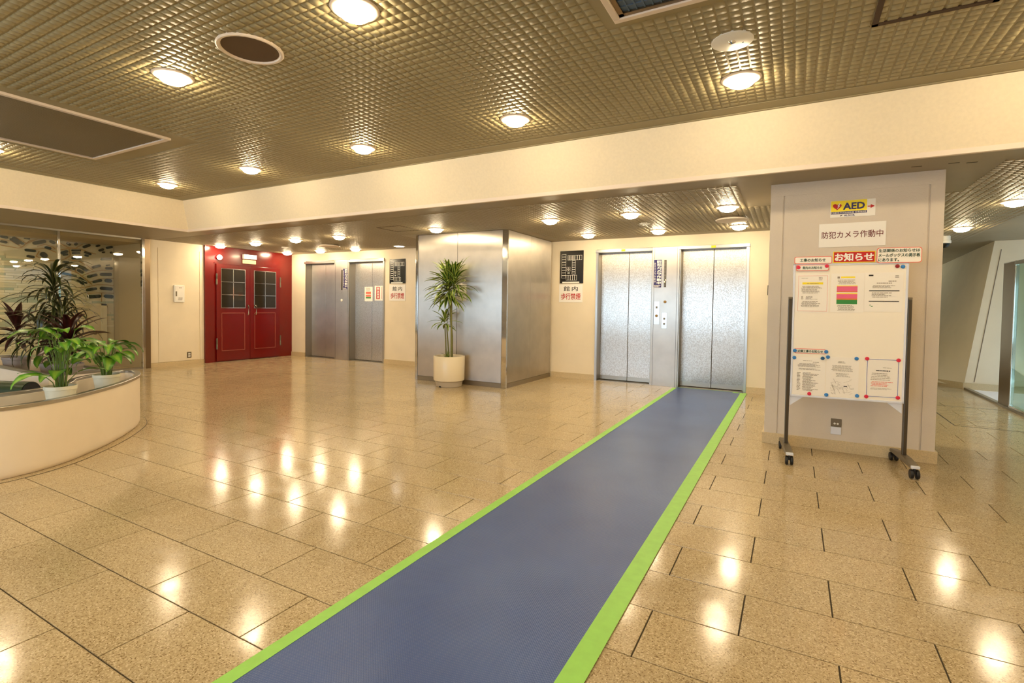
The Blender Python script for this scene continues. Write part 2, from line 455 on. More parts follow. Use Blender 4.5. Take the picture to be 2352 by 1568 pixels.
cells.sort(key=lambda c: -c[0])
for a, x0, x1, y0, y1 in cells[:300]:
    o = link('tile', TILE, floor, ((x0+x1)/2, (y0+y1)/2, 0))
    o.scale = (x1-x0, y1-y0, 1)
rest = MB()
for a, x0, x1, y0, y1 in cells[300:]:
    rest.add([((x0+x1)/2+v[0]*(x1-x0), (y0+y1)/2+v[1]*(y1-y0), v[2]) for v in tmesh.v], tmesh.f)
tag(rest.build('tiles', M['tile'], floor), kind='stuff')

# ---- walls
wall = MB()
# elevator wall (right pair), openings X[-3.05,-2.10] [-1.65,-.66], z<2.27
def wall_y(mb, Y, x0, x1, z1, openings, depth=.35):
    x = x0
    for a, b, h in openings:
        mb.box(x, a, Y, Y+depth, 0, z1); mb.box(a, b, Y, Y+depth, h, z1); x = b
    mb.box(x, x1, Y, Y+depth, 0, z1)
wall_y(wall, 8.71, -4.3, 1.35, ZL, [(-3.09, -.62, 2.325)])
wall.box(1.2, 1.35, 9.06, 12.5, 0, ZL)
struct('wall_north', wall, M['plaster'])
w2 = MB(); wall_y(w2, 8.52, XG-.3, -5.75, ZL, [(-10.45, -7.90, 2.325)])
struct('wall_north_west', w2, M['plaster'])
# west wall: plaster part with panels and red part
ww = MB(); ww.box(XG-.3, XG-.01, 5.30, 6.38, 0, ZL)
west = struct('wall_west', ww, M['plaster'])
for nm, (a, b, c, d) in enumerate([(5.34, 5.478, .09, 2.36), (5.490, 6.285, .09, 2.36), (6.297, 6.38, .09, 2.36), (5.34, 6.38, 2.36, ZL)]):
    MB().box(XG-.01, XG, a, b, c, d).build('panel', M['plaster'], west)
wr = MB(); wr.box(XG-.3, -10.95, 6.38, 8.52, 0, ZL)
struct('wall_west_red', wr, M['red'])
# closing walls out of view
we = MB(); we.box(2.64, 2.84, -4.6, 6.6, 0, ZH)
struct('wall_east', we, M['plaster'])
ws = MB()
ws.box(-11.3, 2.84, -4.75, -4.55, 0, .35); ws.box(-11.3, 2.84, -4.75, -4.55, 2.35, ZH+.1)
ws.box(-11.3, -7.6, -4.75, -4.55, .35, 2.35); ws.box(-.9, 2.84, -4.75, -4.55, .35, 2.35)
for x in (-5.9, -4.25, -2.6): ws.box(x-.04, x+.04, -4.7, -4.6, .35, 2.35)
struct('wall_south', ws, M['plaster'])
wl = MB(); wl.box(-12.4, -12.14, -4.6, 5.3, 0, ZL); struct('wall_far_west', wl, M['inner_wall'])
w5 = MB(); w5.box(-12.2, XG-.0, 5.21, 5.30, 0, ZL); w5.box(XG-.02, XG+.0, 5.215, 5.34, 0, ZL)
struct('wall_return', w5, M['inner_wall'])
w6 = MB(); w6.box(1.2, 3.6, 18, 18.1, 0, ZL); w6.box(1.15, 1.3, 12.4, 18.1, 0, ZL); struct('wall_back', w6, M['plaster'])

# raking wall at the right end
rk = MB()
A0, A1, A2, A3 = (2.575, 11.34, .05), (2.91, 11.40, ZL), (3.02, 13.2, ZL), (2.28, 11.75, .05)
B2, B3 = (3.35, 18.0, ZL), (1.35, 12.6, .05)
NB = 12
gv = []
for i in range(NB+1):
    u_ = i/NB
    lo_ = [A0[k]+(B3[k]-A0[k])*u_ for k in range(3)]; hi_ = [A1[k]+(B2[k]-A1[k])*u_ for k in range(3)]
    for j in range(NB+1): gv.append(tuple(lo_[k]+(hi_[k]-lo_[k])*j/NB for k in range(3)))
rk.add(gv, [(i*(NB+1)+j, i*(NB+1)+j+1, (i+1)*(NB+1)+j+1, (i+1)*(NB+1)+j) for i in range(NB) for j in range(NB)])
rk.quad(A0, (7.4, 10.84, .05), (7.4, 10.79, ZL), A1)

rk.quad((4.5, 11.2, 0), (4.5, 18, 0), (4.5, 18, ZL), (4.5, 11.2, ZL)); rk.quad((2.92, 11.45, 2.49), (4.5, 11.2, 2.49), (4.5, 18, 2.49), (3.36, 18, 2.49))
rake = struct('wall_raking', rk, M['plaster'], True)
rb = MB(); rb.add([(2.56, 11.30, 0), (2.56, 11.30, .11), (2.25, 11.72, .11), (2.25, 11.72, 0), (2.62, 11.36, .11), (2.3, 11.78, .11)], [(0, 3, 2, 1), (1, 2, 5, 4)])
rb.add([(2.56, 11.30, 0), (7.4, 10.75, 0), (7.4, 10.75, .11), (2.56, 11.30, .11), (7.4, 10.86, .11), (2.62, 11.36, .11)], [(0, 1, 2, 3), (3, 2, 4, 5)])
rb.add([(2.25, 11.72, 0), (2.25, 11.72, .11), (1.35, 12.5, .11), (1.35, 12.5, 0)], [(0, 3, 2, 1)])
struct('baseboard_raking', rb, M['skirt'])
g = MB(); g.add([(2.700, 11.322, .13), (2.711, 11.321, .13), (2.996, 11.374, 2.36), (2.985, 11.375, 2.36)], [(0, 1, 2, 3)])
g.build('groove', M['groove'], rake)
# ---- baseboards
bb = MB()
bb.box(-3.95, -3.095, 8.695, 8.71, 0, .10); bb.box(-.615, .2, 8.695, 8.71, 0, .10)
struct('baseboard_north', bb, M['skirt'])
bb = MB(); bb.box(XG, -10.455, 8.505, 8.52, 0, .10); bb.box(-7.895, -5.8, 8.505, 8.52, 0, .10)
struct('baseboard_north_west', bb, M['skirt'])
bb = MB(); bb.box(XG-.01, XG+.012, 5.34, 6.38, 0, .085)
struct('baseboard_west', bb, M['skirt'])

# ---- ceilings
c = MB(); c.box(-9.0, 2.3, -4.6, 4.90, ZH, ZH+.1)
ceil_hi = struct('ceiling', c, M['ceil_hi'])
c = MB()
c.box(-12.4, -9.172, -4.6, 5.06, ZL, ZL+.1); c.box(-12.4, 4.2, 5.06, 8.9, ZL, ZL+.1); c.box(1.2, 4.2, 8.9, 18.1, ZL, ZL+.1); c.box(2.35, 3.3, -4.6, 5.06, ZL, ZL+.1)  # overhang past the entrance glass is extended to shade the raking wall
ceil_lo = struct('ceiling_lower', c, M['ceil_lo'])
# inner ceiling behind glass
ci = MB(); ci.box(-12.14, XG-.04, -4.6, 5.21, 2.41, ZL); struct('ceiling_inner', ci, M['inner_wall'])
# fascias of the coffer
XT, YT, XB, YB = -8.97, 4.86, -9.172, 5.06
def fascia(mb, p0, p1, q0, q1): mb.quad(p0, p1, q1, q0)
f = MB(); f.quad((XB, YB, ZL+.035), (2.35, YB, ZL+.035), (2.2, YT, ZH), (XT, YT, ZH))
struct('trim_1', f, M['fascia'])
f = MB(); f.quad((XB, -4.6, ZL+.035), (XB, YB, ZL+.035), (XT, YT, ZH), (XT, -4.6, ZH))
struct('trim_2', f, M['fascia'])
f = MB(); f.quad((2.35, YB, ZL+.035), (2.35, -4.6, ZL+.035), (2.2, -4.6, ZH), (2.2, YT, ZH))
struct('trim_3', f, M['fascia'])
f = MB(); f.box(XB-.002, 2.35, YB-.006, YB+.03, ZL-.004, ZL+.036); f.box(XB-.03, XB+.006, -4.6, YB+.03, ZL-.004, ZL+.036)
struct('trim_4', f, M['lip'])
f = MB(); f.box(XT, 2.2, YT-.016, YT+.01, ZH-.014, ZH); f.box(XT-.01, XT+.016, -4.6, YT, ZH-.014, ZH)
struct('trim_5', f, M['ceil_hi'])
f = MB(); f.box(XT+.01, 2.2, YT-.17, YT-.014, ZH-.006, ZH); f.box(XT+.014, XT+.17, -4.6, YT-.17, ZH-.006, ZH)
struct('trim_6', f, M['ceil_hi'])

# embossed pads of the ceiling tiles
def pads(name, x0, x1, y0, y1, z, skips, m, parent, p=.0667, gap=.0115, d=.0052, bev=.0032):
    nx, ny = int((x1-x0)/p), int((y1-y0)/p)
    cx, cy = np.meshgrid(x0+(np.arange(nx)+.5)*p, y0+(np.arange(ny)+.5)*p)
    cx, cy = cx.ravel(), cy.ravel()
    keep = np.ones(len(cx), bool)
    for a, b, cc, dd in skips: keep &= ~((cx > a) & (cx < b) & (cy > cc) & (cy < dd))
    cx, cy = cx[keep], cy[keep]; n = len(cx)
    h = (p-gap)/2; hi = h-bev
    base = np.array([(-h, -h, 0), (h, -h, 0), (h, h, 0), (-h, h, 0), (-hi, -hi, -d), (hi, -hi, -d), (hi, hi, -d), (-hi, hi, -d)])
    V = (base[None]+np.stack([cx, cy, np.full(n, z)], 1)[:, None]).reshape(-1, 3)
    F = np.array([(0, 4, 5, 1), (1, 5, 6, 2), (2, 6, 7, 3), (3, 7, 4, 0), (4, 7, 6, 5)])
    F = (F[None]+(np.arange(n)*8)[:, None, None]).reshape(-1, 4)
    me = bpy.data.meshes.new(name)
    me.vertices.add(len(V)); me.vertices.foreach_set('co', V.ravel().astype(np.float32))
    me.loops.add(F.size); me.loops.foreach_set('vertex_index', F.ravel().astype(np.int32))
    me.polygons.add(len(F)); me.polygons.foreach_set('loop_start', (np.arange(len(F))*4).astype(np.int32)); me.polygons.foreach_set('loop_total', np.full(len(F), 4, np.int32))
    me.materials.append(m); me.update(calc_edges=True)
    return tag(link(name, me, parent), kind='stuff')
VENT = (-7.32, -5.77, -.6, 2.95); CASS = (-.93, .6, 1.35, 2.935)
pads('embossed_pads', XT+.19, 2.1, -1.2, YT-.18, ZH,
     [(VENT[0]-.22, VENT[1]+.22, VENT[2]-.22, VENT[3]+.22), (CASS[0]-.13, CASS[1]+.13, CASS[2]-.13, CASS[3]+.13)], M['ceil_hi'], ceil_hi)
pads('embossed_pads', -10.85, 2.5, 5.42, 8.45, ZL,
     [(-6.05, -3.7, 6.88, 9), (-.5, 1.4, 5.2, 6.65), (-11, -5.6, 8.25, 9)], M['ceil_lo'], ceil_lo)
pads('embossed_pads', 1.5, 2.5, 8.5, 11.2, ZL, [], M['ceil_lo'], ceil_lo)

# ================================================================== CEILING LIGHTS AND FITTINGS
def make_light():
    t = thing('ceiling_light', 'x', 'ceiling light')
    MB().lathe([(.135, 0), (.14, -.006), (.13, -.014), (.112, -.016)], n=28).build('ring', M['lip'], t, smooth=True)
    prof = [(.076, -.012), (.088, -.022)]
    for k in range(0, 6):
        a = k/6*PI/2; prof.append((.090*math.cos(a), -.030-.036*math.sin(a)))
    prof.append((.012, -.067))
    MB().lathe(prof, n=20).build('diffuser', M['lampglow'], t, smooth=True)
    return t
light0 = make_light(); lused = [0]
def place_light(x, y, z, label, group):
    o = light0 if not lused[0] else copy_tree(light0)
    lused[0] += 1; o.location = (x, y, z); o['label'] = label; o['group'] = group
GU, GL_, GR = 'round downlights in the high coffer ceiling', 'round downlights in the low lift lobby ceiling', 'round downlights in the low ceiling of the right passage'
UP = {(-2.26, 2.18): 'largest downlight, at the top edge of the high ceiling', (-4.14, 2.18): 'downlight left of the round dark ceiling speaker',
      (-.386, 4.15): 'downlight right beside the white round ceiling sensor plate', (-2.26, 4.12): 'downlight near the fascia, above the steel clad column',
      (-4.14, 4.12): 'downlight near the long fascia, second from its corner side pair', (-6.08, 4.12): 'downlight near fascia between two others, above red doors',
      (-7.99, 4.12): 'downlight closest to the inner corner of the coffer', (-8.0, 2.25): 'downlight at the left edge beyond the long return grille'}
for (x, y), l in UP.items(): place_light(x, y, ZH, l, GU)
for x, y in [(1.5, 4.15), (1.5, 2.2), (1.5, .25), (-.386, .25), (-2.26, .25), (-4.14, .25), (-8.0, .25), (-.386, -1.7), (-2.26, -1.7), (-4.14, -1.7), (-6.08, -1.7), (1.5, -1.7), (-.386, -3.6), (-4.14, -3.6)]:
    place_light(x, y, ZH, 'downlight of the high ceiling behind or beside the camera', GU)
LO = {(-4.96, 6.5): 'downlight just in front of the steel column top, left panel', (-2.98, 6.48): 'downlight front row, right of the steel column corner',
      (-3.0, 8.03): 'downlight by the wall above the left lift of the right pair', (-1.855, 6.48): 'downlight front row, above the pillar between the right lifts',
      (-1.86, 8.03): 'downlight by the wall between the two bright lift doors', (-.71, 6.5): 'downlight front row beside the plain patch next to plaster column',
      (-.72, 8.03): 'downlight by the wall above the rightmost lift doors', (-10.66, 6.53): 'downlight close to the left end of the red wall',
      (-9.48, 6.53): 'downlight second from the red wall, front row', (-8.25, 6.5): 'downlight third from the red wall, front row',
      (-7.11, 6.51): 'downlight nearest the fascia above the left lifts, right end of front row', (-10.55, 8.08): 'downlight in the corner where red wall meets cream wall',
      (-9.4, 8.06): 'downlight by the wall above the first lift from the red doors', (-8.33, 8.08): 'downlight by the wall above the second lift from the red doors'}
for (x, y), l in LO.items(): place_light(x, y, ZL, l, GL_)
for (x, y), l in {(2.05, 7.42): 'downlight at the right edge of the picture beyond the plaster column', (2.05, 9.43): 'downlight above the security camera right of the plaster column'}.items(): place_light(x, y, ZL, l, GR)
# flat white downlight over left lift signs
t = thing('ceiling_light', 'flat white round light near the black plan sign of left lifts', 'ceiling light', (-7.12, 8.1, ZL))
MB().lathe([(.13, 0), (.13, -.008), (.11, -.01)], n=28).build('ring', M['white'], t)
MB().lathe([(.105, -.009), (.1, -.013)], n=28).build('diffuser', M['lampcool'], t)

t = thing('ceiling_speaker', 'round dark mesh speaker with cream ring on the high ceiling', 'speaker', (-3.23, 2.19, ZH))
MB().lathe([(.205, 0), (.207, -.012), (.199, -.018), (.184, -.016), (.180, -.008)], n=40).build('ring', M['lip'], t, smooth=True)
MB().lathe([(.181, -.004), (.175, -.0085), (.02, -.0095)], n=40).build('mesh_cover', M['speaker_mesh'], t)
t = thing('ceiling_sensor', 'white round sensor plate with tiny lens above a bright downlight', 'sensor', (-.387, 3.54, ZH))
MB().lathe([(.125, 0), (.125, -.009), (.118, -.012)], n=36).build('plate', M['white'], t, smooth=True)
MB().lathe([(.024, -.01), (.02, -.02), (.008, -.024)], n=16).build('lens', M['chrome'], t, smooth=True)
MB().lathe([(.006, -.01), (.005, -.014)], cx=.06, cy=.03, n=10).build('led', M['dark'], t)
for (x, y), l in {(-8.3, 7.35): 'shallow round dish vent over the left pair of lifts', (-.74, 7.3): 'shallow round dish vent over the right pair of lifts'}.items():
    t = thing('ceiling_vent', l, 'vent', (x, y, ZL), group='round dish vents in the low ceiling')
    MB().lathe([(.17, -.012), (.205, -.03), (.2, -.042), (.12, -.05), (.03, -.052)], n=36).build('dish', M['lip'], t, smooth=True)
    MB().lathe([(.12, 0), (.12, -.014)], n=24).build('neck', M['ceil_lo'], t)
for (x, y), l in {(-1.886, 7.3): 'small white smoke detector between the four right downlights', (-9.6, 7.3): 'small white smoke detector among the left downlights'}.items():
    t = thing('smoke_detector', l, 'smoke detector', (x, y, ZL), group='smoke detectors')
    MB().lathe([(.075, 0), (.075, -.012), (.05, -.022)], n=24).build('base', M['white'], t, smooth=True)
    MB().lathe([(.035, -.02), (.03, -.034), (.01, -.038)], n=20).build('head', M['white'], t, smooth=True)
# return grille
t = thing('return_air_grille', 'long dark mesh return air grille in a pale metal frame', 'vent', (0, 0, ZH))
a, b, c_, d = VENT
fr = MB(); fr.box(a-.04, b+.04, d, d+.045, -.022, 0); fr.box(a-.04, b+.04, c_-.045, c_, -.022, 0); fr.box(a-.045, a, c_, d, -.022, 0); fr.box(b, b+.045, c_, d, -.022, 0)
fr.build('frame', M['lip'], t)
MB().box(a, b, c_, d, -.006, -.001).build('mesh_panel', M['mesh_grille'], t)
sl = MB()
x = a+.02
while x < b: sl.box(x, x+.004, c_, d, -.012, -.006); x += .028
tag(sl.build('louvres', M['mesh_grille'], t), kind='stuff')
# cassette with blue filter
t = thing('air_conditioner_cassette', 'ceiling air conditioner cassette with blue filters at the top edge', 'air conditioner', (0, 0, ZH))
a, b, c_, d = CASS
fr = MB(); fr.box(a-.04, b+.04, d, d+.04, -.03, 0, .004); fr.box(a-.04, b+.04, c_-.04, c_, -.03, 0, .004); fr.box(a-.04, a, c_, d, -.03, 0, .004); fr.box(b, b+.04, c_, d, -.03, 0, .004)
fr.build('frame', M['lip'], t)
f2 = MB(); f2.box(a, b, d-.03, d, -.02, 0); f2.box(a, a+.03, c_, d, -.02, 0); f2.box(b-.03, b, c_, d, -.02, 0); f2.box(a, b, c_, c_+.03, -.02, 0)
f2.build('inner_frame', M['brown_steel'], t)
MB().box(a+.03, b-.03, c_+.03, d-.03, -.008, 0).build('filter', M['filter'], t)
sl = MB(); x = a+.06
while x < b-.04: sl.box(x, x+.008, c_+.03, d-.03, -.014, -.008); x += .045
y = c_+.06
while y < d-.04: sl.box(a+.03, b-.03, y, y+.006, -.013, -.008); y += .06
tag(sl.build('filter_ribs', M['filter'], t), kind='stuff')
# hatches outlined by tape
def hatch(x0, x1, y0, y1, z, label, w=.03, dz=.011):
    t = thing('ceiling_hatch', label, 'hatch', ((x0+x1)/2, (y0+y1)/2, z))
    hx, hy = (x1-x0)/2, (y1-y0)/2
    mb = MB(); mb.box(-hx, hx, -hy, -hy+w, -dz, 0); mb.box(-hx, hx, hy-w, hy, -dz, 0); mb.box(-hx, -hx+w, -hy, hy, -dz, 0); mb.box(hx-w, hx, -hy, hy, -dz, 0)
    mb.build('edge_tape', M['hatch_tape'], t)
hatch(.36, .93, 3.16, 3.74, ZH, 'square ceiling hatch edged with dark brown tape')
hatch(-5.74, -5.27, 6.0, 6.48, ZL, 'faint hatch in the low ceiling left of the steel column', .012, .0085)
# chips of missing paint near column top
t = thing('security_camera', 'white and black dome camera hanging right of the plaster column', 'camera', (2.06, 10.4, ZL))
MB().lathe([(.07, 0), (.07, -.07), (.08, -.075), (.08, -.115), (.07, -.12)], n=28).build('housing', M['white'], t, smooth=True)
MB().lathe([(.068, -.115), (.064, -.15), (.046, -.178), (.015, -.19)], n=28).build('dome', M['black'], t, smooth=True)

# ================================================================== ELEVATORS
def elevator_door(name, x0, x1, Y, zt, split, m, jl, jr, kick=True, D=.17, header=(None)):
    t = tag(link(name, None, None, (0, 0, 0)), kind='structure')
    Yd = Y+D
    for a, b in ((x0, split-.004), (split+.004, x1)):
        p = MB().box(a, b, Yd, Yd+.03, .012, zt, .003).build('door_panel', m, t)
        if kick: MB().box(a+.002, b-.002, Yd-.003, Yd, .015, .085).build('kick_plate', M['steel_dull'], p)
    MB().box(split-.004, split+.004, Yd+.012, Yd+.02, 0, zt).build('joint', M['seam'], t)
    MB().box(x0-.012, x0, Y-.01, Yd+.04, 0, zt+.0).build('jamb', M['steel_dull'], t)
    MB().box(x1, x1+.012, Y-.01, Yd+.04, 0, zt+.0).build('jamb', M['steel_dull'], t)
    MB().box(x0-.012, x1+.012, Y-.0, Yd+.05, zt, 2.324).build('lintel', M['steel_dull'], t)
    MB().box(x0-jl, x1+jr, Y-.035, Y+.0, zt-.004, zt+.045, .002).build('header', M['steel_plain'], t)
    MB().box(x0, x1, Y+.02, Yd+.03, -.004, .004).build('sill', M['steel_dull'], t)
    if jl > .03: MB().box(x0-jl+.005, x0-.012, Y-.014, Y+.02, 0, zt-.004).build('architrave', M['steel_plain'], t)
    if jr > .03: MB().box(x1+.012, x1+jr-.005, Y-.014, Y+.02, 0, zt-.004).build('architrave', M['steel_plain'], t)
    return t
e1 = elevator_door('door_2', -3.05, -2.115, 8.71, 2.27, -2.55, M['speckle'], .05, .02)
e2 = elevator_door('door_3', -1.645, -.665, 8.71, 2.275, -1.155, M['speckle'], .02, .05)
e3 = elevator_door('door_4', -10.43, -9.445, 8.52, 2.26, -9.945, M['steel'], .03, .02, False)
e4 = elevator_door('door_5', -8.955, -7.94, 8.52, 2.26, -8.43, M['speckle'], .02, .05, False)
# closing masonry above / behind
mb = MB(); mb.box(-3.2, -.5, 8.92, 9.06, 0, ZL); mb.box(-10.6, -7.8, 8.76, 8.87, 0, ZL); struct('wall_shaft', mb, M['grout'])
for x, Y, l in ((-2.6, 8.71, 'yellow sticker on header of left lift in right pair'), (-1.14, 8.71, 'yellow sticker on header of the rightmost lift')):
    s = MB().box(-.035, .035, -.002, 0, -.018, .018).build('sticker', M['ink_yellow'], None, (x, Y-.0365, 2.292)); tag(s, l, 'sticker')

def pillar(x0, x1, Y, zt, label):
    t = thing('lift_control_panel', label, 'control panel', ((x0+x1)/2, Y, 0)); w = (x1-x0)/2
    MB().box(-w, w, -.022, .16, 0, zt, .002).build('plate', M['steel'], t)
    for s in (-1, 1):
        MB().box(s*(w-.034)-.002, s*(w-.034)+.002, -.0235, -.0215, 0, zt).build('seam', M['seam'], t)
    return t
t = pillar(-2.10, -1.66, 8.71, 2.32, 'steel pillar panel with lift buttons between the right lifts')
def onp(tx, parent, mbf): pass
cx = -1.88
ind = MB().box(-1.905-cx, -1.868-cx, -.03, -.021, 1.655, 2.105, .002).build('floor_indicator', M['bronze'], t)
dots = MB()
for k in range(18):
    for sx in (-.009, .009): dots.box(-1.8865-cx+sx-.004, -1.8865-cx+sx+.004, -.0315, -.03, 1.675+k*.0238, 1.683+k*.0238)
dots.build('number_dots', M['ink_grey'], ind)
MB().box(-1.895-cx-.004, -1.895-cx+.008, -.032, -.0305, 1.735, 1.75).build('lit_number', M['led'], ind)
MB().box(-1.868-cx-.012, -1.868-cx-.002, -.032, -.0305, 1.765, 1.78).build('lit_number', M['led'], ind)
p1 = MB().box(-2.062-cx, -1.965-cx, -.026, -.021, 1.03, 1.42, .002).build('button_plate', M['steel_plain'], t)
MB().box(-2.03-cx, -2.0-cx, -.029, -.0255, 1.3, 1.335).build('key_switch', M['grey_metal'], p1)
MB().lathe([(.022, -.026), (.022, -.034), (.012, -.036)], cx=-2.013-cx, cy=1.175, n=24, axis='y').build('call_button', M['brass'], p1)
p2 = MB().box(-1.93-cx, -1.84-cx, -.026, -.021, .965, 1.235, .002).build('button_plate', M['steel_plain'], t)
MB().lathe([(.016, -.026), (.016, -.033), (.009, -.035)], cx=-1.885-cx, cy=1.13, n=20, axis='y').build('call_button', M['grey_metal'], p2)
MB().lathe([(.016, -.026), (.016, -.033), (.009, -.035)], cx=-1.885-cx, cy=1.045, n=20, axis='y').build('call_button', M['grey_metal'], p2)
MB().lathe([(.024, -.022), (.024, -.030), (.012, -.033)], cx=-1.878-cx, cy=1.41, n=24, axis='y').build('call_button', M['brass'], t)
t = pillar(-9.43, -8.97, 8.52, 2.32, 'steel pillar panel with round button between the left lifts')
cx = -9.2
MB().box(-9.20-cx, -9.165-cx, -.03, -.021, 1.62, 2.09, .002).build('floor_indicator', M['bronze'], t)
MB().lathe([(.03, -.022), (.03, -.032), (.015, -.035)], cx=-9.19-cx, cy=1.385, n=24, axis='y').build('call_button', M['white'], t)
for z in (1.56, 1.25, 1.18, 1.1, 1.04): MB().lathe([(.005, -.022), (.005, -.026)], cx=-9.18-cx, cy=z, n=10, axis='y').build('screw', M['chrome'], t)

def camera_sticker(x0, x1, z0, z1, Y, label):
    t = thing('warning_sticker', label, 'sticker', ((x0+x1)/2, Y, z0)); w = (x1-x0)/2; h = z1-z0
    MB().box(-w, w, -.002, 0, 0, h).build('sheet', M['ink_navy'], t)
    outl = MB(); outline(outl, -w, w, 0, h, .004, -.003); outl.build('border', M['white'], t)
    text_box('防犯カメラ作動中', -w*.18, w*.86, h*.12, h*.98, M['white'], t, -.004, .03, True)
    text_box('防犯カメラ作動中', -w*.8, -w*.45, h*.17, h*.9, M['white'], t, -.004, 0, True)
    sm = MB(); textlines(sm, -w*.85, w*.85, h*.02, h*.1, 3, -.004, .5); tag(sm.build('small_print', M['white'], t), kind='stuff')
camera_sticker(-2.078, -1.942, 1.645, 2.115, 8.6865, 'blue vertical security camera sticker beside the right floor indicator')
camera_sticker(-9.15, -9.0, 1.625, 2.12, 8.4965, 'blue vertical security camera sticker beside the left floor indicator')

def plan_sign(x0, x1, z0, z1, Y, label):
    t = thing('floor_plan_sign', label, 'sign', (x0, Y, z0)); w = x1-x0; h = z1-z0
    MB().box(0, w, -.015, 0, 0, h, .004).build('board', M['black'], t)
    L = MB(); th = .0045; y = -.0165
    def R(a, b, c, d): outline(L, a*w, b*w, c*h, d*h, th, y)
    for k in range(9): R(.07, .26, .16+k*.082, .242+k*.082)
    for k in range(6): R(.33+k*.05, .38+k*.05, .71, .86)
    for k in range(3): R(.64+k*.1, .74+k*.1, .71, .86)
    for k in range(6): R(.52, .67, .28+k*.07, .35+k*.07)
    for k in range(5): R(.27+k*.092, .362+k*.092, .09, .25)
    for k in range(2):
        for j in range(2): R(.29+k*.085, .365+k*.085, .37+j*.07, .43+j*.07)
    rect(L, .33*w, .43*w, .305*h, .33*h, y); rect(L, .11*w, .84*w, 0.004*h, .05*h, y)
    L.build('plan_lines', M['paper'], t)
def walk_sign(x0, x1, z0, z1, Y, label):
    t = thing('no_smoking_sign', label, 'sign', (x0, Y, z0)); w = x1-x0; h = z1-z0
    MB().box(0, w, -.006, 0, 0, h, .001).build('board', M['paper'], t)
    text_box('館', .20*w, .46*w, .62*h, .88*h, M['ink'], t, -.0075, .008)
    text_box('内', .55*w, .80*w, .62*h, .88*h, M['ink'], t, -.0075, .008)
    text_box('歩行禁煙', .09*w, .92*w, .14*h, .50*h, M['ink_red'], t, -.0075, .011)
plan_sign(-3.79, -3.335, 1.735, 2.325, 8.71, 'black floor plan sign left of the bright right pair of lifts')
walk_sign(-3.805, -3.345, 1.39, 1.72, 8.71, 'white sign with black and red writing left of right lifts')
plan_sign(-7.745, -7.30, 1.76, 2.29, 8.52, 'black floor plan sign right of the left lifts by steel column')
walk_sign(-7.755, -7.30, 1.385, 1.735, 8.52, 'white sign with black and red writing right of left lifts')
t = thing('wall_plate', 'narrow black plate on the cream wall right of rightmost lift', 'switch plate', (-.345, 8.71, 1.60))
MB().box(-.012, .012, -.02, 0, -.075, .075, .003).build('plate', M['dark'], t)
MB().box(-.006, .006, -.023, -.02, -.02, .02, .001).build('switch', M['bronze'], t)
# notices on lift door 5
Yd = 8.69
t = thing('notice', 'white notice with pink and green bands on the left lift door', 'notice', (-8.66, Yd, 1.37)); w, h = .245, .33
MB().box(0, w, -.002, 0, 0, h).build('sheet', M['paper'], t)
mb = MB(); rect(mb, .16*w, .8*w, .50*h, .66*h, -.003); rect(mb, .16*w, .8*w, .32*h, .46*h, -.003); mb.build('pink_band', M['ink_salmon'], t)
mb = MB(); rect(mb, .16*w, .8*w, .2*h, .30*h, -.003); mb.build('green_band', M['ink_leaf'], t)
mb = MB(); textlines(mb, .15*w, .8*w, .74*h, .95*h, 4, -.003); printed(mb, M['ink_grey'], t)
t = thing('notice', 'white notice with a red vertical panel on the left lift door', 'notice', (-8.35, Yd, 1.39)); w, h = .25, .33
MB().box(0, w, -.002, 0, 0, h).build('sheet', M['paper'], t)
mb = MB(); rect(mb, .2*w, .62*w, .1*h, .93*h, -.003); rect(mb, .84*w, .88*w, .12*h, .93*h, -.003); mb.build('red_panel', M['ink_red'], t)
text_box('開放厳禁', .28*w, .54*w, .13*h, .9*h, M['paper'], t, -.004, .02, True)

# ================================================================== RED DOUBLE DOOR
t = tag(link('door_1', None, None, (-10.95, 6.60, 0), (0, 0, PI/2)), kind='structure')
# local x -> +Y, local -y -> +X
def leafdoor(a, b, g0, g1, hx, hinge):
    lf = MB().box(a+.003, b-.003, -.035, 0, .02, 2.13, .004).build('door_leaf', M['red'], t)
    gz0, gz1 = 1.187, 2.03
    fr = MB(); w = .014
    for (p, q, r, s_) in ((g0-w, g1+w, gz0-w, gz0), (g0-w, g1+w, gz1, gz1+w), (g0-w, g0, gz0, gz1), (g1, g1+w, gz0, gz1)): fr.box(p, q, -.046, -.034, r, s_)
    gm = (g0+g1)/2; fr.box(gm-.006, gm+.006, -.044, -.036, gz0, gz1)
    for k in (1, 2): fr.box(g0, g1, -.044, -.036, gz0+(gz1-gz0)*k/3-.006, gz0+(gz1-gz0)*k/3+.006)
    fr.build('window_bars', M['chrome'], lf)
    for i in range(2):
        for k in range(3):
            MB().box([g0, gm+.006][i], [gm-.006, g1][i], -.038, -.0355, gz0+(gz1-gz0)*k/3+.006, gz0+(gz1-gz0)*(k+1)/3-.006).build('pane', M['glass_dark'], lf)
    mo = MB()
    for (p, q, r, s_) in ((g0, g1, .235, .245), (g0, g1, 1.06, 1.07), (g0, g0+.01, .235, 1.07), (g1-.01, g1, .235, 1.07)): mo.box(p, q, -.042, -.034, r, s_, .002)
    mo.build('moulding', M['red_mould'], lf)
    MB().tube([(hx, -.035, 1.02), (hx, -.08, 1.03), (hx, -.095, 1.06), (hx, -.095, 1.21), (hx, -.08, 1.24), (hx, -.035, 1.25)], .012, 10).build('handle', M['chrome'], lf, smooth=True)
    for z in (.40, 1.80):
        MB().lathe([(.006, z-.12), (.017, z-.115), (.017, z-.02), (.015, z-.017), (.015, z+.017), (.017, z+.02), (.017, z+.115), (.006, z+.12)], cx=hinge, cy=-.04, n=14).build('hinge', M['grey_metal'], lf, smooth=True)
leafdoor(0, .78, .11, .65, .705, .005)
leafdoor(.78, 1.56, .887, 1.43, .895, 1.565)
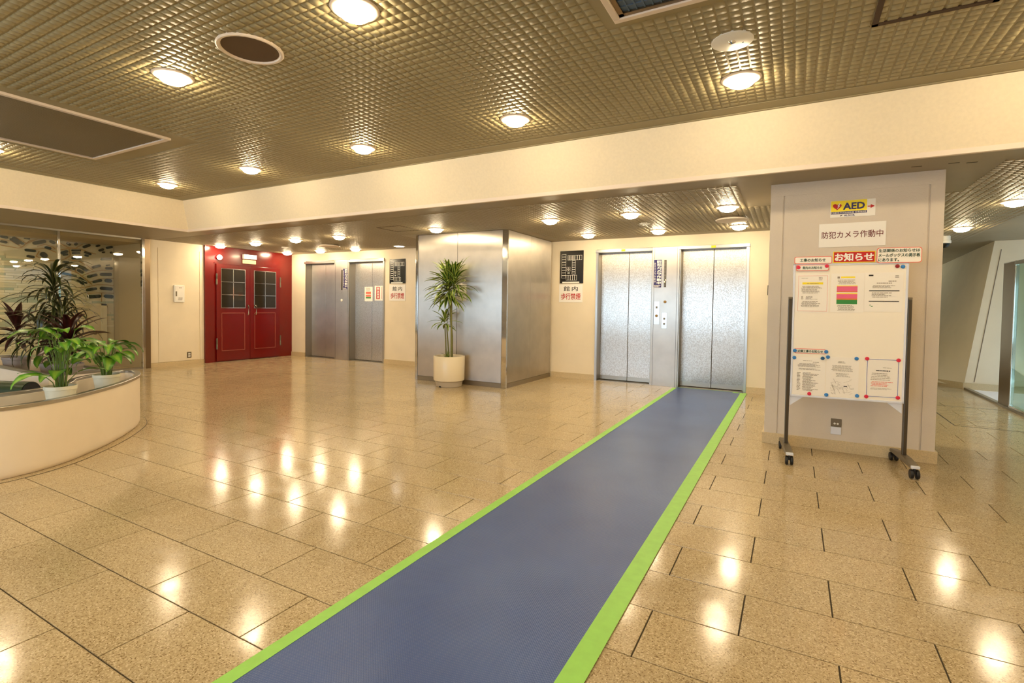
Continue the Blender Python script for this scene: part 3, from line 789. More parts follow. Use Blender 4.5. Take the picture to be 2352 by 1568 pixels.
MB().box(-.03, 1.59, -.012, 0, 2.135, 2.16).build('head_bead', M['red'], t)
t = thing('exit_light', 'glowing white exit light box above the red double doors', 'exit light', (-10.95, 7.37, 2.29), PI/2)
MB().box(-.155, .155, -.07, 0, 0, .1, .006).build('housing', M['white'], t)
MB().box(-.15, .15, -.073, -.0701, .005, .095).build('panel', M['exitglow'], t)
t = thing('door_name_plate', 'cream plate right under the glowing exit box above red doors', 'sign', (-10.95, 7.37, 2.185), PI/2)
MB().box(-.15, .15, -.05, 0, 0, .085, .004).build('plate', M['exitdim'], t)
t = thing('wall_lamp', 'small round bright lamp high on the red wall left of exit box', 'lamp', (-10.95, 6.66, 2.27), PI/2)
MB().lathe([(.03, 0), (.03, -.03), (.05, -.04)], n=20, axis='y').build('bracket', M['chrome'], t)
MB().lathe([(.05, -.04), (.055, -.06), (.045, -.085), (.02, -.1)], n=20, axis='y').build('bulb', M['lampcool'], t, smooth=True)

# wall fixtures on the west plaster
t = thing('key_box', 'white wall mounted intercom box on the cream wall left of red doors', 'intercom', (XG, 5.87, 1.29), PI/2)
MB().box(-.10, .10, -.035, 0, 0, .345, .006).build('housing', M['white'], t)
MB().box(-.08, .075, -.038, -.034, .02, .33, .002).build('cover', M['paper'], t)
MB().box(-.075, -.05, -.042, -.037, .12, .22, .003).build('latch', M['grey_metal'], t)
mb = MB(); textlines(mb, -.01, .05, .28, .305, 1, -.039, .6); textlines(mb, -.03, .06, .04, .1, 5, -.039, .5); printed(mb, M['ink_grey'], t)
t = thing('wall_socket', 'small metal socket plate low on cream wall left of red doors', 'socket', (XG, 6.07, .135), PI/2)
MB().box(-.045, .045, -.008, 0, 0, .125, .003).build('plate', M['grey_metal'], t)
MB().box(-.022, .022, -.011, -.007, .07, .1, .001).build('outlet', M['white'], t)
MB().box(-.022, .022, -.011, -.007, .025, .055, .001).build('outlet', M['white'], t)

# ================================================================== STEEL CLAD COLUMN
t = thing('steel_clad_column', 'wide brushed steel clad column standing behind the tall potted plant', 'column', (-4.86, 7.01, 0))
X0, X1 = -5.775+4.86, -3.955+4.86     # local
MB().box(X0+.01, X1-.02, .015, 1.66, 0, ZL).build('core', M['seam'], t)
MB().box(X0+.055, -.045, -.004, .02, .075, ZL-.004, .002).build('front_panel', M['steel'], t)
MB().box(-.037, X1-.088, -.004, .02, .075, ZL-.004, .002).build('front_panel', M['steel'], t)
MB().box(X1-.022, X1-.0, .03, .825, .075, ZL-.004, .002).build('side_panel', M['steel'], t)
MB().box(X1-.022, X1-.0, .829, 1.66, .075, ZL-.004, .002).build('side_panel', M['steel'], t)
MB().box(X1-.082, X1+.008, -.010, .026, 0, ZL-.002, .003).build('corner_trim', M['chrome'], t)
MB().box(X0, X0+.05, -.010, .1, 0, ZL-.002, .003).build('corner_trim', M['chrome'], t)
MB().box(X0+.05, X1-.08, -.008, .02, 0, .073).build('plinth', M['steel_dull'], t)
MB().box(X1-.02, X1+.004, .026, 1.66, 0, .073).build('plinth', M['steel_dull'], t)
MB().box(X0, X0+.012, .1, 1.5, 0, ZL-.004).build('side_panel', M['steel'], t)
t = thing('notice', 'blank white sheet taped to steel column behind the plant crown', 'notice', (-4.81, 7.0, 1.385))
MB().box(-.1, .1, -.0015, .0, 0, .27).build('sheet', M['paper'], t)
MB().box(-.02, .02, -.0022, -.0015, .255, .285).build('tape', M['paper2'], t)

# ================================================================== PLASTER COLUMN
t = thing('plaster_column', 'broad cream plaster column standing behind the mobile notice board', 'column', (.435, 5.567, 0))
MB().box(-.655, .655, .01, .85, .1, ZL, .004).build('core', M['plaster_col'], t)
for a, b, c_, d in ((-.658, -.548, .1, 2.39), (-.536, .550, .1, 2.39), (.562, .658, .1, 2.39), (-.658, .658, 2.39, ZL)):
    MB().box(a, b, 0, .012, c_, d, .0015 if d < 2.4 else 0).build('plaster_panel', M['plaster_col'], t)
MB().box(-.675, -.47, -.012, .86, 0, .105, .002).build('base_block', M['skirt'], t)
MB().box(-.4695, .46, -.012, .86, 0, .105, .002).build('base_block', M['skirt'], t)
MB().box(.4605, .675, -.012, .86, 0, .105, .002).build('base_block', M['skirt'], t)
t = thing('column_socket', 'grey twin socket plate low on the plaster column under board', 'socket', (.372, 5.567, .16))
MB().box(-.042, .042, -.008, 0, .07, .145, .003).build('plate', M['grey_metal'], t)
MB().box(-.042, .042, -.012, 0, 0, .07, .004).build('cover', M['boardframe'], t)
mb = MB()
for s in (-.012, .012): mb.lathe([(.009, -.008), (.009, -.011)], cx=s, cy=.1, n=14, axis='y')
mb.build('outlet', M['white'], t)
# AED sign
t = thing('aed_sign', 'yellow and white AED sign with red arrow high on plaster column', 'sign', (.271, 5.565, 2.155))
W, Hh = .341, .15
MB().box(0, W, -.003, 0, 0, Hh).build('sheet', M['paper'], t)
mb = MB(); rect(mb, .004, .278, .052, Hh-.001, -.004); mb.build('yellow_field', M['ink_yellow'], t)
mb = MB(); rect(mb, .004, .278, .029, .051, -.004); mb.build('navy_band', M['ink_navy'], t)
text_box('AED', .098, .262, .066, .128, M['ink_navy'], t, -.005, .03)
text_box('【自動体外式除細動器 設置施設】', .01, .27, .033, .047, M['paper'], t, -.005)
text_box('ALSOK', .105, .19, .007, .022, M['ink_navy'], t, -.005, .02)
mb = MB(); mb.add([(.078, -.005, .006), (.086, -.005, .012), (.098, -.005, .021), (.079, -.005, .019)], [(0, 1, 2, 3)]); mb.build('logo_mark', M['ink'], t)
hv = []
for k in range(40):
    a = 2*PI*k/40; hx_ = 16*math.sin(a)**3; hz_ = 13*math.cos(a)-5*math.cos(2*a)-2*math.cos(3*a)-math.cos(4*a)
    hv.append((.052+hx_*.0021, -.005, .098+hz_*.0021))
MB().add(hv, [tuple(range(40))[::-1]]).build('heart', M['ink_red'], t)
MB().add([(.066, -.006, .126), (.054, -.006, .1), (.062, -.006, .1), (.048, -.006, .072), (.075, -.006, .104), (.066, -.006, .106), (.078, -.006, .122)], [(0, 1, 2, 3, 4, 5, 6)]).build('bolt', M['paper'], t)
MB().add([(.283, -.005, .079), (.305, -.005, .079), (.305, -.005, .066), (.335, -.005, .0835), (.305, -.005, .101), (.305, -.005, .088), (.283, -.005, .088)], [(0, 1, 2, 3, 4, 5, 6)]).build('arrow', M['ink_red'], t)
t = thing('camera_notice', 'white notice in maroon writing under the AED sign', 'notice', (.187, 5.565, 1.886))
MB().box(0, .508, -.003, 0, 0, .215).build('sheet', M['paper'], t)
text_box('防犯カメラ作動中', .022, .488, .078, .142, M['ink_maroon'], t, -.004, .008)

# ================================================================== MOBILE NOTICE BOARD
YAW = math.radians(6.5)
BP = Vector((.415, 5.19, 0)); U = Vector((math.cos(YAW), math.sin(YAW), 0)); NN = Vector((math.sin(YAW), -math.cos(YAW), 0))
bd = thing('mobile_whiteboard', 'white mobile notice board on castors in front of plaster column', 'whiteboard', BP, YAW)
MB().box(-.418, .386, -.02, .012, .558, 1.695, .002).build('panel', M['board'], bd)
fr = MB(); fr.box(-.43, -.414, -.026, .018, .545, 1.705, .003); fr.box(.382, .398, -.026, .018, .545, 1.705, .003); fr.box(-.43, .398, -.026, .018, .545, .562, .003); fr.box(-.43, .398, -.026, .018, 1.69, 1.705, .003)
fr.build('frame', M['boardframe'], bd)
for s, sx in ((-1, -.447), (1, .416)):
    p = MB().box(sx-.014, sx+.014, -.02, .02, .105, 1.40, .003).build('post', M['bronze'], bd)
    MB().box(sx-.015, sx+.015, -.021, .021, 1.40, 1.418, .003).build('cap', M['grey_metal'], p)
    MB().box(min(sx, sx-s*.04), max(sx, sx-s*.04), -.008, .008, 1.05, 1.09).build('bolt', M['grey_metal'], p)
    fz = MB()
    fz.add([(sx-.03, -.27, .085), (sx+.03, -.27, .085), (sx+.03, .27, .085), (sx-.03, .27, .085), (sx-.026, -.27, .105), (sx+.026, -.27, .105), (sx+.026, -.1, .122), (sx+.026, .1, .122), (sx+.026, .27, .105), (sx-.026, .27, .105), (sx-.026, .1, .122), (sx-.026, -.1, .122)],
        [(0, 3, 2, 1), (4, 5, 6, 11), (11, 6, 7, 10), (10, 7, 8, 9), (0, 1, 5, 4), (2, 3, 9, 8), (1, 2, 8, 7), (1, 7, 6), (1, 6, 5), (3, 0, 4, 11), (3, 11, 10), (3, 10, 9)])
    ft = fz.build('foot', M['grey_metal'], bd)
    MB().box(sx-.028, sx+.028, -.29, -.268, .084, .106, .003).build('end_cap', M['boardframe'], ft)
    for dy in (-.262, .262):
        cs = MB()
        for dx in (-.019, .019):
            cs.lathe([(.012, sx+dx-.012), (.034, sx+dx-.010), (.037, sx+dx), (.034, sx+dx+.010), (.012, sx+dx+.012)], cx=dy, cy=.0375, n=20, axis='x')
        w_ = cs.build('castor', M['dark'], bd, smooth=True)
        MB().box(sx-.007, sx+.007, dy-.015, dy+.015, .04, .086, .002).build('stem', M['dark'], w_)
    gx = -.427 if s < 0 else .388
    MB().add([(gx, -.012, .545), (gx, -.012, .462), (gx-s*.105, -.012, .545), (gx, .004, .545), (gx, .004, .462), (gx-s*.105, .004, .545)],
        [(0, 1, 2) if s < 0 else (0, 2, 1), (3, 5, 4) if s < 0 else (3, 4, 5), (0, 3, 4, 1), (1, 4, 5, 2), (2, 5, 3, 0)]).build('gusset', M['boardframe'], bd)
YS = -.0275     # in front of the frame plane
def on_board(name, label, cat, u, z, off=.0205, group=None):
    P = BP+U*u+NN*off
    return thing(name, label, cat, (P.x, P.y, z), YAW, group)
def sheet(u0, u1, z0, z1, label, m='paper2', off=.0205, name='notice', rounded=0):
    t = on_board(name, label, 'notice', u0, z0, off)
    w, h = u1-u0, z1-z0
    if rounded:
        pts = []
        for cx_, cz_, a0 in ((w-rounded, rounded, -90), (w-rounded, h-rounded, 0), (rounded, h-rounded, 90), (rounded, rounded, 180)):
            for k in range(5):
                a = math.radians(a0+k*22.5); pts.append((cx_+rounded*math.cos(a), cz_+rounded*math.sin(a)))
        n = len(pts)
        def ring(off_y, sc, ins):
            return [(p[0]*(w-2*ins)/w+ins, off_y, p[1]*(h-2*ins)/h+ins) for p in pts]
        MB().add(ring(-.0015, 1, 0)+ring(0, 1, 0), [tuple(range(n)), tuple(range(n, 2*n))[::-1]]+[(i, i+n, (i+1) % n+n, (i+1) % n) for i in range(n)]).build('sheet', M['ink_salmon'], t)
        MB().add(ring(-.0022, 1, .005), [tuple(range(n))]).build('face', M[m], t)
    else:
        MB().box(0, w, -.0015, 0, 0, h).build('sheet', M[m], t)
    return t, w, h
# top label strips
t, w, h = sheet(-.427, -.145, 1.703, 1.765, 'white label with red rim, topmost at board upper left', off=.031, rounded=.012)
text_box('工事のお知らせ', w*.15, w*.83, h*.27, h*.75, M['ink_green'], t, -.0035, .02)
t, w, h = sheet(-.412, -.165, 1.643, 1.695, 'white label with red rim held by two red magnets', off=.0285, rounded=.012)
text_box('館内のお知らせ', w*.2, w*.8, h*.25, h*.75, M['ink_green'], t, -.0035, .02)
t, w, h = sheet(-.138, .163, 1.708, 1.802, 'red banner with big white letters on top of the board', 'ink_yellow', off=.031)
mb = MB(); rect(mb, .005, w-.005, .005, h-.005, -.0025); mb.build('red_field', M['ink_red'], t)
text_box('お知らせ', w*.04, w*.96, h*.14, h*.86, M['paper'], t, -.0035, .035)
t, w, h = sheet(.172, .478, 1.70, 1.826, 'rounded white label of three lines at upper right of board', off=.031, rounded=.02)
text_box('生活関係のお知らせは', w*.04, w*.95, h*.69, h*.91, M['ink_green'], t, -.0035, .02)
text_box('メールボックスの掲示板', w*.04, w*.96, h*.38, h*.62, M['ink_green'], t, -.0035, .02)
text_box('にあります。', w*.04, w*.50, h*.09, h*.31, M['ink_green'], t, -.0035, .02)
# upper papers
t, w, h = sheet(-.41, -.158, 1.283, 1.613, 'upper left notice with red border and yellow title bar')
mb = MB(); outline(mb, .02, w-.012, .012, h-.012, .0015, -.0025); mb.build('border', M['ink_salmon'], t)
mb = MB(); rect(mb, w*.2, w*.82, h*.735, h*.79, -.0025); mb.build('title_bar', M['ink_yellow'], t)
mb = MB(); textlines(mb, w*.17, w*.82, h*.5, h*.7, 8, -.003, .45); textlines(mb, w*.17, w*.25, h*.34, h*.43, 5, -.003); textlines(mb, w*.3, w*.7, h*.34, h*.43, 5, -.003, ragged=.6); textlines(mb, w*.17, w*.8, h*.14, h*.3, 6, -.003)
textlines(mb, w*.16, w*.4, h*.89, h*.91, 1, -.003); textlines(mb, w*.68, w*.82, h*.84, h*.93, 3, -.003); textlines(mb, w*.3, w*.72, h*.75, h*.775, 1, -.003); printed(mb, M['ink_grey'], t)
t, w, h = sheet(-.145, .096, 1.288, 1.618, 'upper middle notice with pink and green bands', off=.0205)
mb = MB(); rect(mb, w*.18, w*.80, h*.54, h*.67, -.0025); rect(mb, w*.18, w*.80, h*.36, h*.47, -.0025); mb.build('pink_band', M['ink_pink'], t)
mb = MB(); rect(mb, w*.18, w*.80, h*.515, h*.54, -.0025); rect(mb, w*.18, w*.80, h*.325, h*.36, -.0025); mb.build('orange_band', M['ink_orange'], t)
mb = MB(); rect(mb, w*.18, w*.80, h*.67, h*.69, -.0025); rect(mb, w*.18, w*.80, h*.47, h*.495, -.0025); rect(mb, w*.30, w*.72, h*.885, h*.92, -.0025); mb.build('yellow_band', M['ink_yellow'], t)
mb = MB(); rect(mb, w*.18, w*.80, h*.215, h*.325, -.0025); mb.build('green_band', M['ink_leaf'], t)
mb = MB(); textlines(mb, w*.2, w*.8, h*.72, h*.85, 4, -.003, .35); textlines(mb, w*.2, w*.75, h*.04, h*.19, 6, -.003, .4); rect(mb, w*.19, w*.26, h*.87, h*.92, -.003); printed(mb, M['ink_grey'], t)
t, w, h = sheet(.098, .363, 1.297, 1.623, 'upper right notice crossed by two black bars')
mb = MB(); rect(mb, w*.12, w*.91, h*.525, h*.545, -.0025); rect(mb, w*.12, w*.91, h*.255, h*.275, -.0025); rect(mb, w*.1, w*.22, h*.91, h*.945, -.0025); mb.build('black_bars', M['ink'], t)
mb = MB(); textlines(mb, w*.18, w*.85, h*.6, h*.68, 3, -.003); textlines(mb, w*.3, w*.76, h*.72, h*.74, 1, -.003, .9); textlines(mb, w*.6, w*.9, h*.77, h*.79, 1, -.003, .9); textlines(mb, w*.18, w*.88, h*.36, h*.5, 4, -.003, ragged=.5); textlines(mb, w*.78, w*.9, h*.86, h*.93, 2, -.003); printed(mb, M['ink_grey'], t)
mb = MB(); rect(mb, w*.14, w*.18, h*.16, h*.175, -.003); rect(mb, w*.18, w*.23, h*.13, h*.15, -.003); mb.build('green_mark', M['ink_leaf'], t)
# lower label and papers
t, w, h = sheet(-.405, -.165, .925, .968, 'narrow label with red rim low left, between two blue magnets', off=.0205, rounded=.012)
text_box('近隣工事のお知らせ', w*.1, w*.9, h*.2, h*.78, M['ink_green'], t, -.0035, .025)
t, w, h = sheet(-.413, -.165, .568, .893, 'lower left notice full of grey typing')
mb = MB(); textlines(mb, w*.15, w*.86, h*.74, h*.84, 5, -.003); textlines(mb, w*.15, w*.86, h*.66, h*.71, 2, -.003); textlines(mb, w*.13, w*.25, h*.1, h*.6, 13, -.003); textlines(mb, w*.3, w*.82, h*.1, h*.6, 17, -.003, ragged=.5); textlines(mb, w*.3, w*.7, h*.90, h*.92, 1, -.003); textlines(mb, w*.6, w*.85, h*.865, h*.89, 1, -.003)
printed(mb, M['ink_grey'], t)
t, w, h = sheet(-.16, .078, .568, .905, 'lower middle notice with a small grey street map')
mb = MB(); textlines(mb, w*.15, w*.85, h*.64, h*.8, 6, -.003, .35); textlines(mb, w*.35, w*.6, h*.85, h*.9, 2, -.003); textlines(mb, w*.3, w*.8, h*.5, h*.6, 4, -.003, .35)
for k in range(46):
    a = random.uniform(.14, .8)*w; b = random.uniform(.06, .44)*h; l = random.uniform(.01, .05); an = random.choice([.4, -1.1, 2.0, .1]); dx, dz = l*math.cos(an), l*math.sin(an)
    x2 = min(max(a+dx, .12*w), .87*w); z2 = min(max(b+dz, .05*h), .45*h)
    mb.add([(a, -.003, b), (x2, -.003, z2), (x2+.001, -.003, z2+.0016), (a+.001, -.003, b+.0016)], [(0, 1, 2, 3), (3, 2, 1, 0)])
printed(mb, M['ink_grey'], t)
mb = MB(); rect(mb, w*.55, w*.66, h*.26, h*.28, -.0035); mb.build('map_mark', M['ink'], t)
t, w, h = sheet(.127, .362, .583, .908, 'lower right notice framed by a blue line and red magnets')
mb = MB(); outline(mb, .008, w-.008, .006, h-.006, .003, -.0025); mb.build('border', M['ink_blue'], t)
mb = MB(); textlines(mb, w*.27, w*.72, h*.68, h*.705, 1, -.003, .9, ragged=0); mb.build('title', M['ink'], t)
mb = MB(); textlines(mb, w*.14, w*.82, h*.44, h*.64, 5, -.003, .3); textlines(mb, w*.5, w*.85, h*.76, h*.78, 1, -.003); textlines(mb, w*.14, w*.85, h*.2, h*.25, 2, -.003, .3); printed(mb, M['ink_grey'], t)
mb = MB(); textlines(mb, w*.14, w*.82, h*.28, h*.42, 4, -.003, .4); mb.build('red_print', M['ink_salmon'], t)
MAG = [(-.395, 1.673, 'mag_red', 'bright red magnet on left end of upper red-rimmed label', .031), (-.182, 1.682, 'mag_red', 'bright red magnet on right end of upper red-rimmed label', .031),
 (.319, 1.673, 'mag_dred', 'dark red magnet at the top right of the board', .0215), (.357, 1.669, 'mag_blue', 'blue magnet touching the dark red one at top right', .0215),
 (-.402, .948, 'mag_blue', 'blue magnet on left end of the narrow lower label', .0235), (-.164, .948, 'mag_blue', 'blue magnet on right end of the narrow lower label', .0235),
 (-.404, .886, 'mag_blue', 'blue magnet on top left corner of the grey typed notice', .0225), (-.189, .890, 'mag_dblue', 'dark blue magnet on top right corner of the typed notice', .0225),
 (-.150, .903, 'mag_blue', 'blue magnet on top left corner of the street map notice', .0225), (.059, .900, 'mag_blue', 'blue magnet on top right corner of the street map notice', .0225),
 (.133, .904, 'mag_red', 'red magnet on top left corner of blue framed notice', .0225), (.351, .901, 'mag_red', 'red magnet on top right corner of blue framed notice', .0225),
 (-.281, .577, 'mag_red', 'red magnet at bottom centre of the grey typed notice', .0225), (-.153, .577, 'mag_blue', 'blue magnet on bottom left corner of street map notice', .0225),
 (.071, .586, 'mag_blue', 'blue magnet on bottom right corner of street map notice', .0225), (.136, .586, 'mag_red', 'red magnet on bottom left corner of blue framed notice', .0225), (.355, .592, 'mag_red', 'red magnet on bottom right corner of blue framed notice', .0225)]
magme = {}
for u, z, m, l, off in MAG:
    if m not in magme: magme[m] = MB().lathe([(.0155, 0), (.0155, -.004), (.013, -.008), (.006, -.0095)], n=20, axis='y').mesh('magnet', M[m], True)
    P = BP+U*u+NN*off
    tag(link('magnet', magme[m], None, (P.x, P.y, z), (0, 0, YAW)), l, 'magnet', 'round magnets on the notice board')

# ================================================================== MAT AND TAPE
t = thing('runner_mat', 'long blue ribbed vinyl runner mat leading to the rightmost lift', 'mat', (-1.15, 8.0, 0))
MB().box(-.515, .485, -11.5, .70, .0005, .0045).build('mat_sheet', M['mat'], t)
def tape(x0, x1, y0, y1, z, label):
    o = MB().box(-(x1-x0)/2, (x1-x0)/2, -(y1-y0)/2, (y1-y0)/2, 0, .0008).build('masking_tape', M['tape'], None, ((x0+x1)/2, (y0+y1)/2, z))
    tag(o, label, 'tape', 'light green masking tape around the blue mat')
tape(-1.702, -1.642, -3.2, 8.60, .0048, 'green tape strip along the left edge of the blue mat')
tape(-.690, -.640, -3.2, 8.62, .0048, 'inner green tape strip along the right edge of the mat')
tape(-.648, -.598, -3.2, 8.66, .0058, 'outer green tape strip overlapping onto floor right of the mat')
tape(-1.66, -.72, 8.685, 8.70, .0048, 'thin green tape across the mat end at the lift sill')
tape(-.80, -.66, 8.60, 8.66, .0050, 'short green tape piece at the far right mat corner')

# ================================================================== PLANTS
def leaf_mesh(L, W, el, droop, segs=7, fold=.25, peak=.45, tw=0.0, petiole=0.0, wave=0.0):
    vs = []; fs = []; uv = []
    p = Vector((0, 0, 0)); e = el; st = L/segs
    for i in range(segs+1):
        t = i/segs
        if t < petiole: w = W*.06
        else:
            q = (t-petiole)/(1-petiole)
            w = W/2*(math.sin(PI*q**(math.log(.5)/math.log(peak)))**.8 if 0 < q < 1 else .03)+.0012
        d = Vector((math.cos(e), 0, math.sin(e))); n = Vector((-math.sin(e), 0, math.cos(e)))
        a = tw*t; side = Vector((0, 1, 0))*math.cos(a)+n*math.sin(a); up = n*math.cos(a)-Vector((0, 1, 0))*math.sin(a)
        wv = wave*math.sin(t*14)
        vs += [p-side*w+up*(w*fold+wv), p.copy(), p+side*w+up*(w*fold-wv)]
        if i < segs:
            b = i*3; fs += [(b, b+1, b+4, b+3), (b+1, b+2, b+5, b+4)]
        p = p+d*st; e -= droop*st/L*(1+.6*t)
    me = bpy.data.meshes.new('leaf'); me.from_pydata([v[:] for v in vs], [], fs)
    ul = me.uv_layers.new(name='UVMap')
    us = [0, .5, 1]
    for lp in me.loops:
        vi = lp.vertex_index; ul.data[lp.index].uv = (us[vi % 3], (vi//3)/segs)
    me.polygons.foreach_set('use_smooth', [True]*len(me.polygons)); me.update()
    return me
def crown(parent, n, center, h, Lr, Wr, elr, drr, m, seed, fold=.25, peak=.4, variants=8, azr=(0, 2*PI), tiltx=0, wave=0, ylim=None):
    r = random.Random(seed)
    vs = []
    for k in range(variants):
        f = k/(variants-1)
        me = leaf_mesh(r.uniform(*Lr), r.uniform(*Wr), elr[0]+(elr[1]-elr[0])*f, r.uniform(*drr), fold=fold, peak=peak, tw=r.uniform(-.5, .5), wave=wave)
        me.materials.append(m); vs.append(me)
    for k in range(n):
        f = k/max(1, n-1)
        me = vs[min(variants-1, max(0, int(f*variants+r.uniform(-.8, .8))))]
        az = azr[0]+((k*2.39996) % (2*PI))/(2*PI)*(azr[1]-azr[0])+r.uniform(-.15, .15)
        link('leaf', me, parent, (center[0]+.012*math.cos(az), center[1]+.012*math.sin(az), center[2]+h*f), (r.uniform(-.08, .08), r.uniform(-.08, .08), az)).scale = (r.uniform(.85, 1.12)*(1 if ylim is None or math.sin(az) <= 0 else min(1, (ylim-center[1])/(Lr[1]*.95*math.sin(az)+1e-6))),)*3

# tall potted dracaena by the steel column
t = thing('potted_dracaena', 'tall potted plant in a cream cylinder pot before the steel column', 'potted plant', (-4.86, 6.745, 0))
pot = MB().lathe([(.21, .085), (.245, .10), (.25, .12), (.253, .482), (.248, .49), (.236, .49), (.232, .48), (.230, .43), (.02, .425)], n=48).build('pot', M['pot_cream'], t, smooth=True)
MB().lathe([(.19, 0), (.205, .004), (.222, .085), (.21, .092)], n=48).build('saucer', M['pot_base'], t, smooth=True)
MB().lathe([(.229, .40), (.229, .436), (.02, .44)], n=32).build('soil', M['soil'], t)
MB().box(-.045, -.005, -.212, -.19, .0, .018).build('drain_notch', M['dark'], pot)
for pts, r_ in (([(-.0, .0, .43), (-.03, .0, .7), (-.055, .0, .95), (-.03, 0, 1.15), (-.02, .0, 1.4)], .011), ([(.04, .02, .43), (.045, .01, .8), (.02, 0, 1.1), (0, 0, 1.42)], .016), ([(.055, -.02, .43), (.05, -.02, .9), (.035, 0, 1.3), (.02, 0, 1.45)], .014), ([(-.06, 0, .43), (-.075, .0, .75), (-.095, 0, 1.0)], .010)):
    MB().tube(pts, r_, 8).build('stem', M['cane'], t, smooth=True)
crown(t, 120, (-.03, 0, 1.42), .30, (.32, .44), (.046, .064), (-.3, 1.4), (.35, 1.25), M['leaf_drac'], 3, ylim=.18, variants=12)
crown(t, 56, (.12, -.04, 1.52), .26, (.30, .40), (.044, .058), (-.1, 1.4), (.35, 1.2), M['leaf_drac'], 5, ylim=.18)
MB().tube([(.02, 0, 1.40), (.07, -.01, 1.5), (.10, -.02, 1.70)], .012, 8).build('stem', M['cane'], t, smooth=True)
MB().tube([(0, 0, 1.38), (-.02, 0, 1.6)], .012, 8).build('stem', M['cane'], t, smooth=True)
crown(t, 28, (-.095, 0, .98), .12, (.24, .34), (.042, .054), (-.1, 1.3), (.4, 1.1), M['leaf_drac'], 8, ylim=.18)
crown(t, 12, (-.01, -.03, .44), .03, (.10, .17), (.014, .02), (.3, 1.3), (.3, .9), M['leaf_drac'], 9)

# curved front planter
outer = [(-5.32, -.3), (-5.12, .3), (-4.98, .85), (-4.93, 1.35), (-4.955, 1.62), (-5.055, 1.86), (-5.2, 2.06), (-5.4, 2.30), (-5.66, 2.55), (-5.95, 2.775), (-6.2, 2.90), (-6.38, 2.95), (-6.49, 2.91)]
inner = [(-6.50, 2.80), (-6.43, 2.64), (-6.32, 2.44), (-6.16, 2.28), (-6.0, 2.20), (-5.86, 2.08), (-5.76, 1.93), (-5.69, 1.70), (-5.66, 1.35), (-5.70, .85), (-5.84, .3), (-6.02, -.3)]
def catmull(P, n=5, closed=True):
    out = []; m = len(P)
    for i in range(m):
        p0, p1, p2, p3 = (Vector(P[(i+k) % m]) for k in (-1, 0, 1, 2))
        for k in range(n):
            t_ = k/n; out.append(.5*((2*p1)+(p2-p0)*t_+(2*p0-5*p1+4*p2-p3)*t_**2+(3*p1-p0-3*p2+p3)*t_**3))
    return out
loop = catmull(outer+inner)
def offset(loop, d):
    n = len(loop); out = []
    for i in range(n):
        tg = (loop[(i+1) % n]-loop[i-1]).normalized(); nrm = Vector((-tg.y, tg.x)); out.append(loop[i]+nrm*d)
    return out
area = sum(loop[i].x*loop[(i+1) % len(loop)].y-loop[(i+1) % len(loop)].x*loop[i].y for i in range(len(loop)))
sg = 1 if area > 0 else -1      # offset(+) moves inward for CCW
def shell(lo, prof, sg=sg):
    """prof: (inset, z) pairs swept round the loop"""
    mb = MB(); n = len(lo); vs = []
    for ins, z in prof: vs += [(p.x, p.y, z) for p in offset(lo, sg*ins)]
    fs = []
    for j in range(len(prof)-1):
        for i in range(n):
            f_ = (j*n+i, j*n+(i+1) % n, (j+1)*n+(i+1) % n, (j+1)*n+i); fs.append(f_ if sg > 0 else f_[::-1])
    return mb.add(vs, fs)
t = thing('curved_planter', 'large curved white planter with steel rim at the left foreground', 'planter', (0, 0, 0))
shell(loop, [(.03, 0), (.014, .012), (.004, .035), (0, .07), (0, .505), (.06, .505), (.06, .1)]).build('wall', M['planter'], t, smooth=True)
shell(loop, [(-.006, .503), (-.008, .528), (-.004, .532), (.04, .532), (.044, .528), (.044, .44)]).build('rim', M['steel_plain'], t, smooth=True)
n_ = len(loop); ins = offset(loop, sg*.05)
MB().add([(p.x, p.y, .33) for p in ins], [tuple(range(n_)) if sg > 0 else tuple(range(n_))[::-1]]).build('soil', M['soil'], t)
shell(loop, [(-.055, .0008), (-.055, .0025), (.04, .0025)]).build('floor_ring', M['tile'], t)
shell(loop, [(-.060, .0006), (-.060, .0018), (-.053, .0018)]).build('floor_joint', M['grout'], t)

# rear planter
t = thing('long_planter', 'long straight white planter with steel rim behind the curved planter', 'planter', (0, 0, 0))
lo2 = [Vector(p) for p in [(-9.3, 2.26), (-6.585, 2.26), (-6.57, 2.30), (-6.585, 2.77), (-6.63, 2.80), (-9.3, 2.80)]]
shell(lo2, [(0, 0), (0, .525), (.05, .525), (.05, .1)], 1).build('wall', M['planter'], t)
shell(lo2, [(-.006, .523), (-.006, .55), (.03, .55), (.03, .45)], 1).build('rim', M['steel_plain'], t)
MB().box(-9.25, -6.62, 2.3, 2.76, .1, .34).build('soil', M['soil'], t)

# dark green roll between them
t = thing('low_plinth', 'dark low plinth between the two planters under green roll', 'plinth', (-6.75, 1.86, 0))
MB().box(-.6, .42, -.3, .3, 0, .33, .01).build('block', M['skirt'], t)
t = thing('green_roll', 'dark green cylindrical roll lying between the two planters', 'roll', (-6.6, 1.9, .43))
cyl = MB().tube([(-.6, -.28, 0), (.3, .13, 0)], .095, 24).build('roll', M['cyl_green'], t, smooth=True)
MB().tube([(.3, .13, 0), (.31, .1345, 0)], .088, 24).build('end_cap', M['dark'], t, smooth=True)

